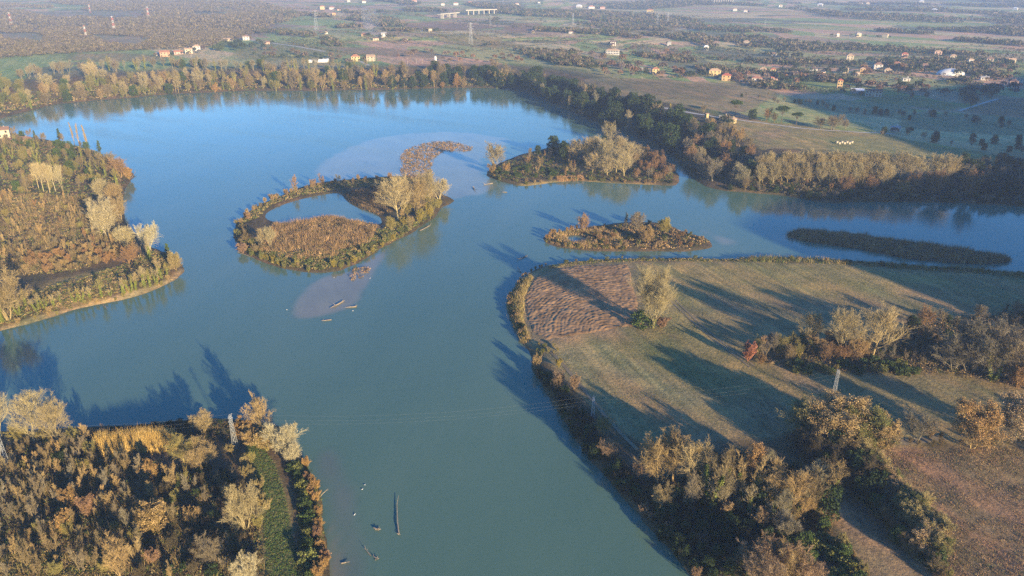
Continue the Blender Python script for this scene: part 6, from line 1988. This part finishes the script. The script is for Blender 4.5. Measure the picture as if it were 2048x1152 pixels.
pa = mast(14, 930, 12, 1.0, .45, [(.98, 1.1), (.86, 1.1)], M['steel'], 'slim grey lattice pylon at the picture edge on the near spit', .032, 80, None, 7)
pb = mast(471, 894, tall(471, 894, 829), 1.1, .5, [(.98, 1.1), (.87, 1.1)], M['steel'], 'slim grey lattice pylon at the head of the green strip on the spit', .032, 85, None, 7)
pc = mast(1185, 846, tall(1185, 846, 793), 1.1, .5, [(.98, 1.1), (.87, 1.1)], M['steel'], 'slim grey lattice pylon in the scrub of the dark river edge', .032, 85, None, 7)
pd = mast(1663, 812, tall(1663, 812, 739), 1.1, .5, [(.98, 1.1), (.87, 1.1)], M['steel'], 'slim grey lattice pylon in the field above the orange trio', .032, 85, None, 7)
M['cable'] = m_plain('cable', (.22, .23, .23), .5, .05, 1, .4)


def cables(a, b, sag, label, n=3):
    for i in range(n):
        pts, r_ = [], []
        for k in range(33):
            t_ = k / 32
            p = a[i].lerp(b[i], t_)
            p.z -= 4 * sag * t_ * (1 - t_)
            pts.append(p)
            r_.append(.006)
        tb = TB()
        tb.tube(pts, r_, 3)
        tag(link(bpy.data.objects.new('power_cable', tb.mesh('power_cable', M['cable']))), ['highest', 'middle', 'lowest'][i] + ' ' + label, 'cable', 'power cables')


cables(pb, pc, 3.0, 'thin power cable crossing the river between two lattice pylons')
cables(pa, pb, 1.5, 'thin power cable over the thicket of the near spit')
cables(pc, pd, 2.2, 'thin power cable over the peninsula fields')
for i, (x, yb, yt, mt, lb) in enumerate([
        (24, 52, 24, 'banded', 'orange tall pylon rising from the far wood at the picture edge'), (173, 76, 50, 'banded', 'red and white tall pylon, nearest in the far wood'), (229, 62, 32, 'banded', 'red and white tall pylon, second in the far wood'),
        (298, 38, 13, 'banded', 'red and white tall pylon, third in the far wood'), (181, 26, 8, 'banded', 'faint red tall pylon deep in the far wood'), (633, 60, 20, 'steel', 'tall grey pylon beside the far yellow house'),
        (942, 92, 45, 'steel', 'tall grey pylon on the sloping strips'), (981, 52, 30, 'steel', 'grey pylon below the far viaduct'), (1146, 48, 26, 'steel', 'grey pylon behind the sloping fields'),
        (1314, 52, 26, 'steel', 'grey pylon on the far green field, first of two'), (1335, 50, 24, 'steel', 'grey pylon on the far green field, second of two'), (1530, 50, 38, 'steel', 'faint grey pylon in the hazy woods'), (1006, 14, 0, 'steel', 'thin far mast at the top of the plain')]):
    h = tall(x, yb, yt)
    mast(x, yb, h, h * .17, h * .03, [(.97, h * .10), (.86, h * .15), (.75, h * .12)] if i != 12 else [(.97, h * .04)], M[mt], lb, h * .0032, rnd.uniform(-30, 30), None, 7)
# light poles on the bluff fields
pole_me = None
for i, (x, yb, yt, lb) in enumerate([(806, 128, 117, 'first'), (815, 128, 117, 'second'), (833, 127, 118, 'third'), (845, 127, 118, 'last')]):
    tb = TB()
    h = tall(x, yb, yt)
    tb.tube([Vector((0, 0, -.2)), Vector((0, 0, h * .5)), Vector((0, 0, h))], [.16, .13, .09], 6)
    tb.tube([Vector((-.7, 0, h * .96)), Vector((.7, 0, h * .96))], [.08, .08], 4)
    o = tag(link(bpy.data.objects.new('utility_pole', tb.mesh('utility_pole', WM['stone']))), lb + ' of four thin poles on the bluff field past the cream house', 'pole', 'poles on the bluff field')
    o.location = at1(x, yb)

# ================================================================== driftwood and birds
M['drift'] = m_plain('bleached_wood', (.26, .21, .15), .8, .3, 2)


def log(a, b, r_, label, roots=True, forks=2, rise=.25):
    p, q = Vector(at1(*a)), Vector(at1(*b))
    p.z, q.z = .05 + r_ * .4, .05 + rise
    L = (q - p).length
    r = random.Random(int(a[0] * 7 + a[1]))
    e = tag(bpy.data.objects.new('driftwood_log', None), label, 'driftwood')
    COL.objects.link(e)
    e.location = (p.x, p.y, 0)
    d = q - p
    P0 = Vector((0, 0, p.z))
    pts = [P0 + d * t_ + Vector((r.uniform(-1, 1), r.uniform(-1, 1), r.uniform(0, .6))) * L * .025 for t_ in (0, .25, .5, .75, 1)]
    tb = TB()
    tb.tube(pts, [r_, r_ * .9, r_ * .75, r_ * .55, r_ * .3], 7)
    link(bpy.data.objects.new('trunk', tb.mesh('trunk', M['drift'])), e)
    for k in range(forks):
        tb = TB()
        s = pts[2].lerp(pts[4], r.uniform(.1, .9))
        v = (d.normalized() + rvec(r) * .9)
        v.z = abs(v.z) * .8 + .15
        tb.tube([s, s + v * L * .12, s + v * L * .2 + Vector((0, 0, .15))], [r_ * .35, r_ * .25, .02], 4)
        link(bpy.data.objects.new('branch', tb.mesh('branch', M['drift'])), e)
    if roots:
        tb = TB()
        for k in range(7):
            v = (-d.normalized() * .5 + rvec(r)).normalized()
            v.z = abs(v.z) * .7
            tb.tube([pts[0], pts[0] + v * r_ * 3.2], [r_ * .55, .03], 4)
        link(bpy.data.objects.new('roots', tb.mesh('roots', M['drift'])), e)


log((797, 1068), (795, 994), .17, 'long bleached tree trunk with roots stranded in midstream', True, 0)
log((754, 1060), (747, 1057), .3, 'short stump with roots standing in the shallow water', True, 1)
log((742, 1112), (729, 1098), .14, 'slim branch lying in the shallow water below the stump', False, 2)
log((753, 1118), (747, 1114), .2, 'small snag at the end of the slim branch', True, 1)
log((683, 1127), (697, 1126), .14, 'low twig heap on the grey mud strip', False, 4)
log((637, 995), (655, 987), .14, 'pale branch sticking out of the golden hedge over water', False, 2, 1.2)
log((686, 604), (661, 617), .3, 'long pale log lying on the brown mud bank', True, 2)
log((712, 614), (692, 616), .28, 'shorter log with upturned roots at the rim of the mud bank', True, 2)
log((663, 640), (643, 643), .2, 'half sunk log off the tip of the mud bank', False, 1)
log((985, 367), (968, 370), .3, 'pale log lying before the tip of the wooded island', False, 2)
log((946, 375), (950, 382), .3, 'forked snag on the silt shoal', True, 2)
log((1014, 385), (1004, 385), .25, 'thin log in the shallows below the wooded island', False, 1)
log((1052, 513), (1036, 520), .25, 'bleached log heap in the channel before the peninsula', True, 3)
log((1042, 545), (1034, 538), .22, 'forked branch leaning off the rim of the ploughed field', False, 2, .8)
log((262, 356), (272, 348), .25, 'pale branch reaching over the water at the left bank tip', False, 2, 1.0)
log((205, 609), (214, 621), .18, 'thin fallen branch on the tan shore of the left bank', False, 2, .3)
log((475, 505), (508, 517), .2, 'bleached log along the near corner of the ring island', False, 1)
log((840, 462), (862, 452), .22, 'pale fallen branch off the near rim of the ring island', False, 3)

bm_v, bm_f = [], []
tb = TB()
tb.tube([Vector((-.32, 0, .05)), Vector((-.15, 0, .12)), Vector((.05, 0, .15)), Vector((.22, 0, .16)), Vector((.30, 0, .28)), Vector((.38, 0, .30)), Vector((.50, 0, .27))], [.02, .10, .13, .09, .06, .07, .012], 8)
M['gull'] = m_plain('white_feather', (.55, .55, .54), .8, .05, 4)
M['gull_wing'] = m_plain('grey_feather', (.5, .52, .55), .8, .05, 4)
gull_body = tb.mesh('body', M['gull'])
wing = mesh_py('wing', *join(([(-.30, .02, .17), (.10, .02, .2), (.06, .14, .15), (-.42, .05, .14)], [(0, 1, 2, 3)])), M['gull_wing'])
wing2 = mesh_py('wing', *join(([(-.30, -.02, .17), (.10, -.02, .2), (.06, -.14, .15), (-.42, -.05, .14)], [(3, 2, 1, 0)])), M['gull_wing'])
for i, (x, y, lb) in enumerate([(730, 970, 'white gull on the water off the spit, upper of a pair'), (725, 979, 'white gull on the water off the spit, lower of a pair'), (709, 1030, 'white gull alone beside the silt of the spit'),
                                (574, 620, 'white gull swimming beyond the tip of the mud bank'), (706, 622, 'white gull beside the rooted log on the mud bank'), (687, 243, 'white gull far out on the blue bend'),
                                (668, 556, 'white gull resting on the mud bank by the tussocks'), (740, 557, 'white gull at the rim of the mud bank')]):
    e = tag(bpy.data.objects.new('gull', None), lb, 'bird')
    COL.objects.link(e)
    gx_, gy_ = flat(x, y)
    e.location = (float(gx_), float(gy_), .02)
    e.scale = (.75, .75, .75)
    e.rotation_euler = (0, 0, rnd.uniform(0, 6.28))
    for n_, me in (('body', gull_body), ('wing', wing), ('wing', wing2)):
        link(bpy.data.objects.new(n_, me), e)

# ================================================================== smoke and haze
def lumpy(name, c, r_, seed):
    n_, m_ = 20, 12
    v, f = [], []
    for i in range(m_ + 1):
        t_ = math.pi * i / m_
        for k in range(n_):
            a = 2 * math.pi * k / n_
            d = np.array([math.sin(t_) * math.cos(a), math.sin(t_) * math.sin(a), math.cos(t_)])
            s = 1 + .25 * math.sin(3 * a + seed) * math.sin(t_) + .18 * math.sin(5 * t_ + seed * 2 + a)
            v.append(tuple(np.array(c) + d * np.array(r_) * s + np.array([-.35 * d[2] * r_[2], 0, 0])))
    for i in range(m_):
        for k in range(n_):
            f.append((i * n_ + k, (i + 1) * n_ + k, (i + 1) * n_ + (k + 1) % n_, i * n_ + (k + 1) % n_))
    return v, f


def vol_mat(name, dens, col, ani=0.0):
    m = bpy.data.materials.new(name)
    m.use_nodes = True
    nt = m.node_tree
    nt.nodes.remove(nt.nodes['Principled BSDF'])
    pv = nt.nodes.new('ShaderNodeVolumePrincipled')
    pv.inputs['Density'].default_value = dens
    pv.inputs['Color'].default_value = tuple(col) + (1,)
    pv.inputs['Anisotropy'].default_value = ani
    nt.links.new(pv.outputs[0], nt.nodes['Material Output'].inputs['Volume'])
    return m


SMK = vol_mat('smoke', .007, (.80, .85, .95))
x, y, z = at1(760, 78)
o = tag(link(bpy.data.objects.new('smoke', mesh_py('smoke', *lumpy('smoke', (x - 14, y, z + 26), (15, 14, 24), 1.0), SMK, True))), 'thin blue smoke plume drifting up from the farm', None, None, 'stuff')

HAZE_TOP = max(float(ZZ.max()), CAM_H) + 14
M['haze'] = vol_mat('haze', HAZE_D, HAZE_C, HAZE_G)
hz = mesh_py('haze', *box(-5400, 5400, -900, 9600, float(ZZ.min()) - 1.2, HAZE_TOP), M['haze'])
tag(link(bpy.data.objects.new('haze', hz)), 'thin bluish winter haze over the plain', None, None, 'stuff')
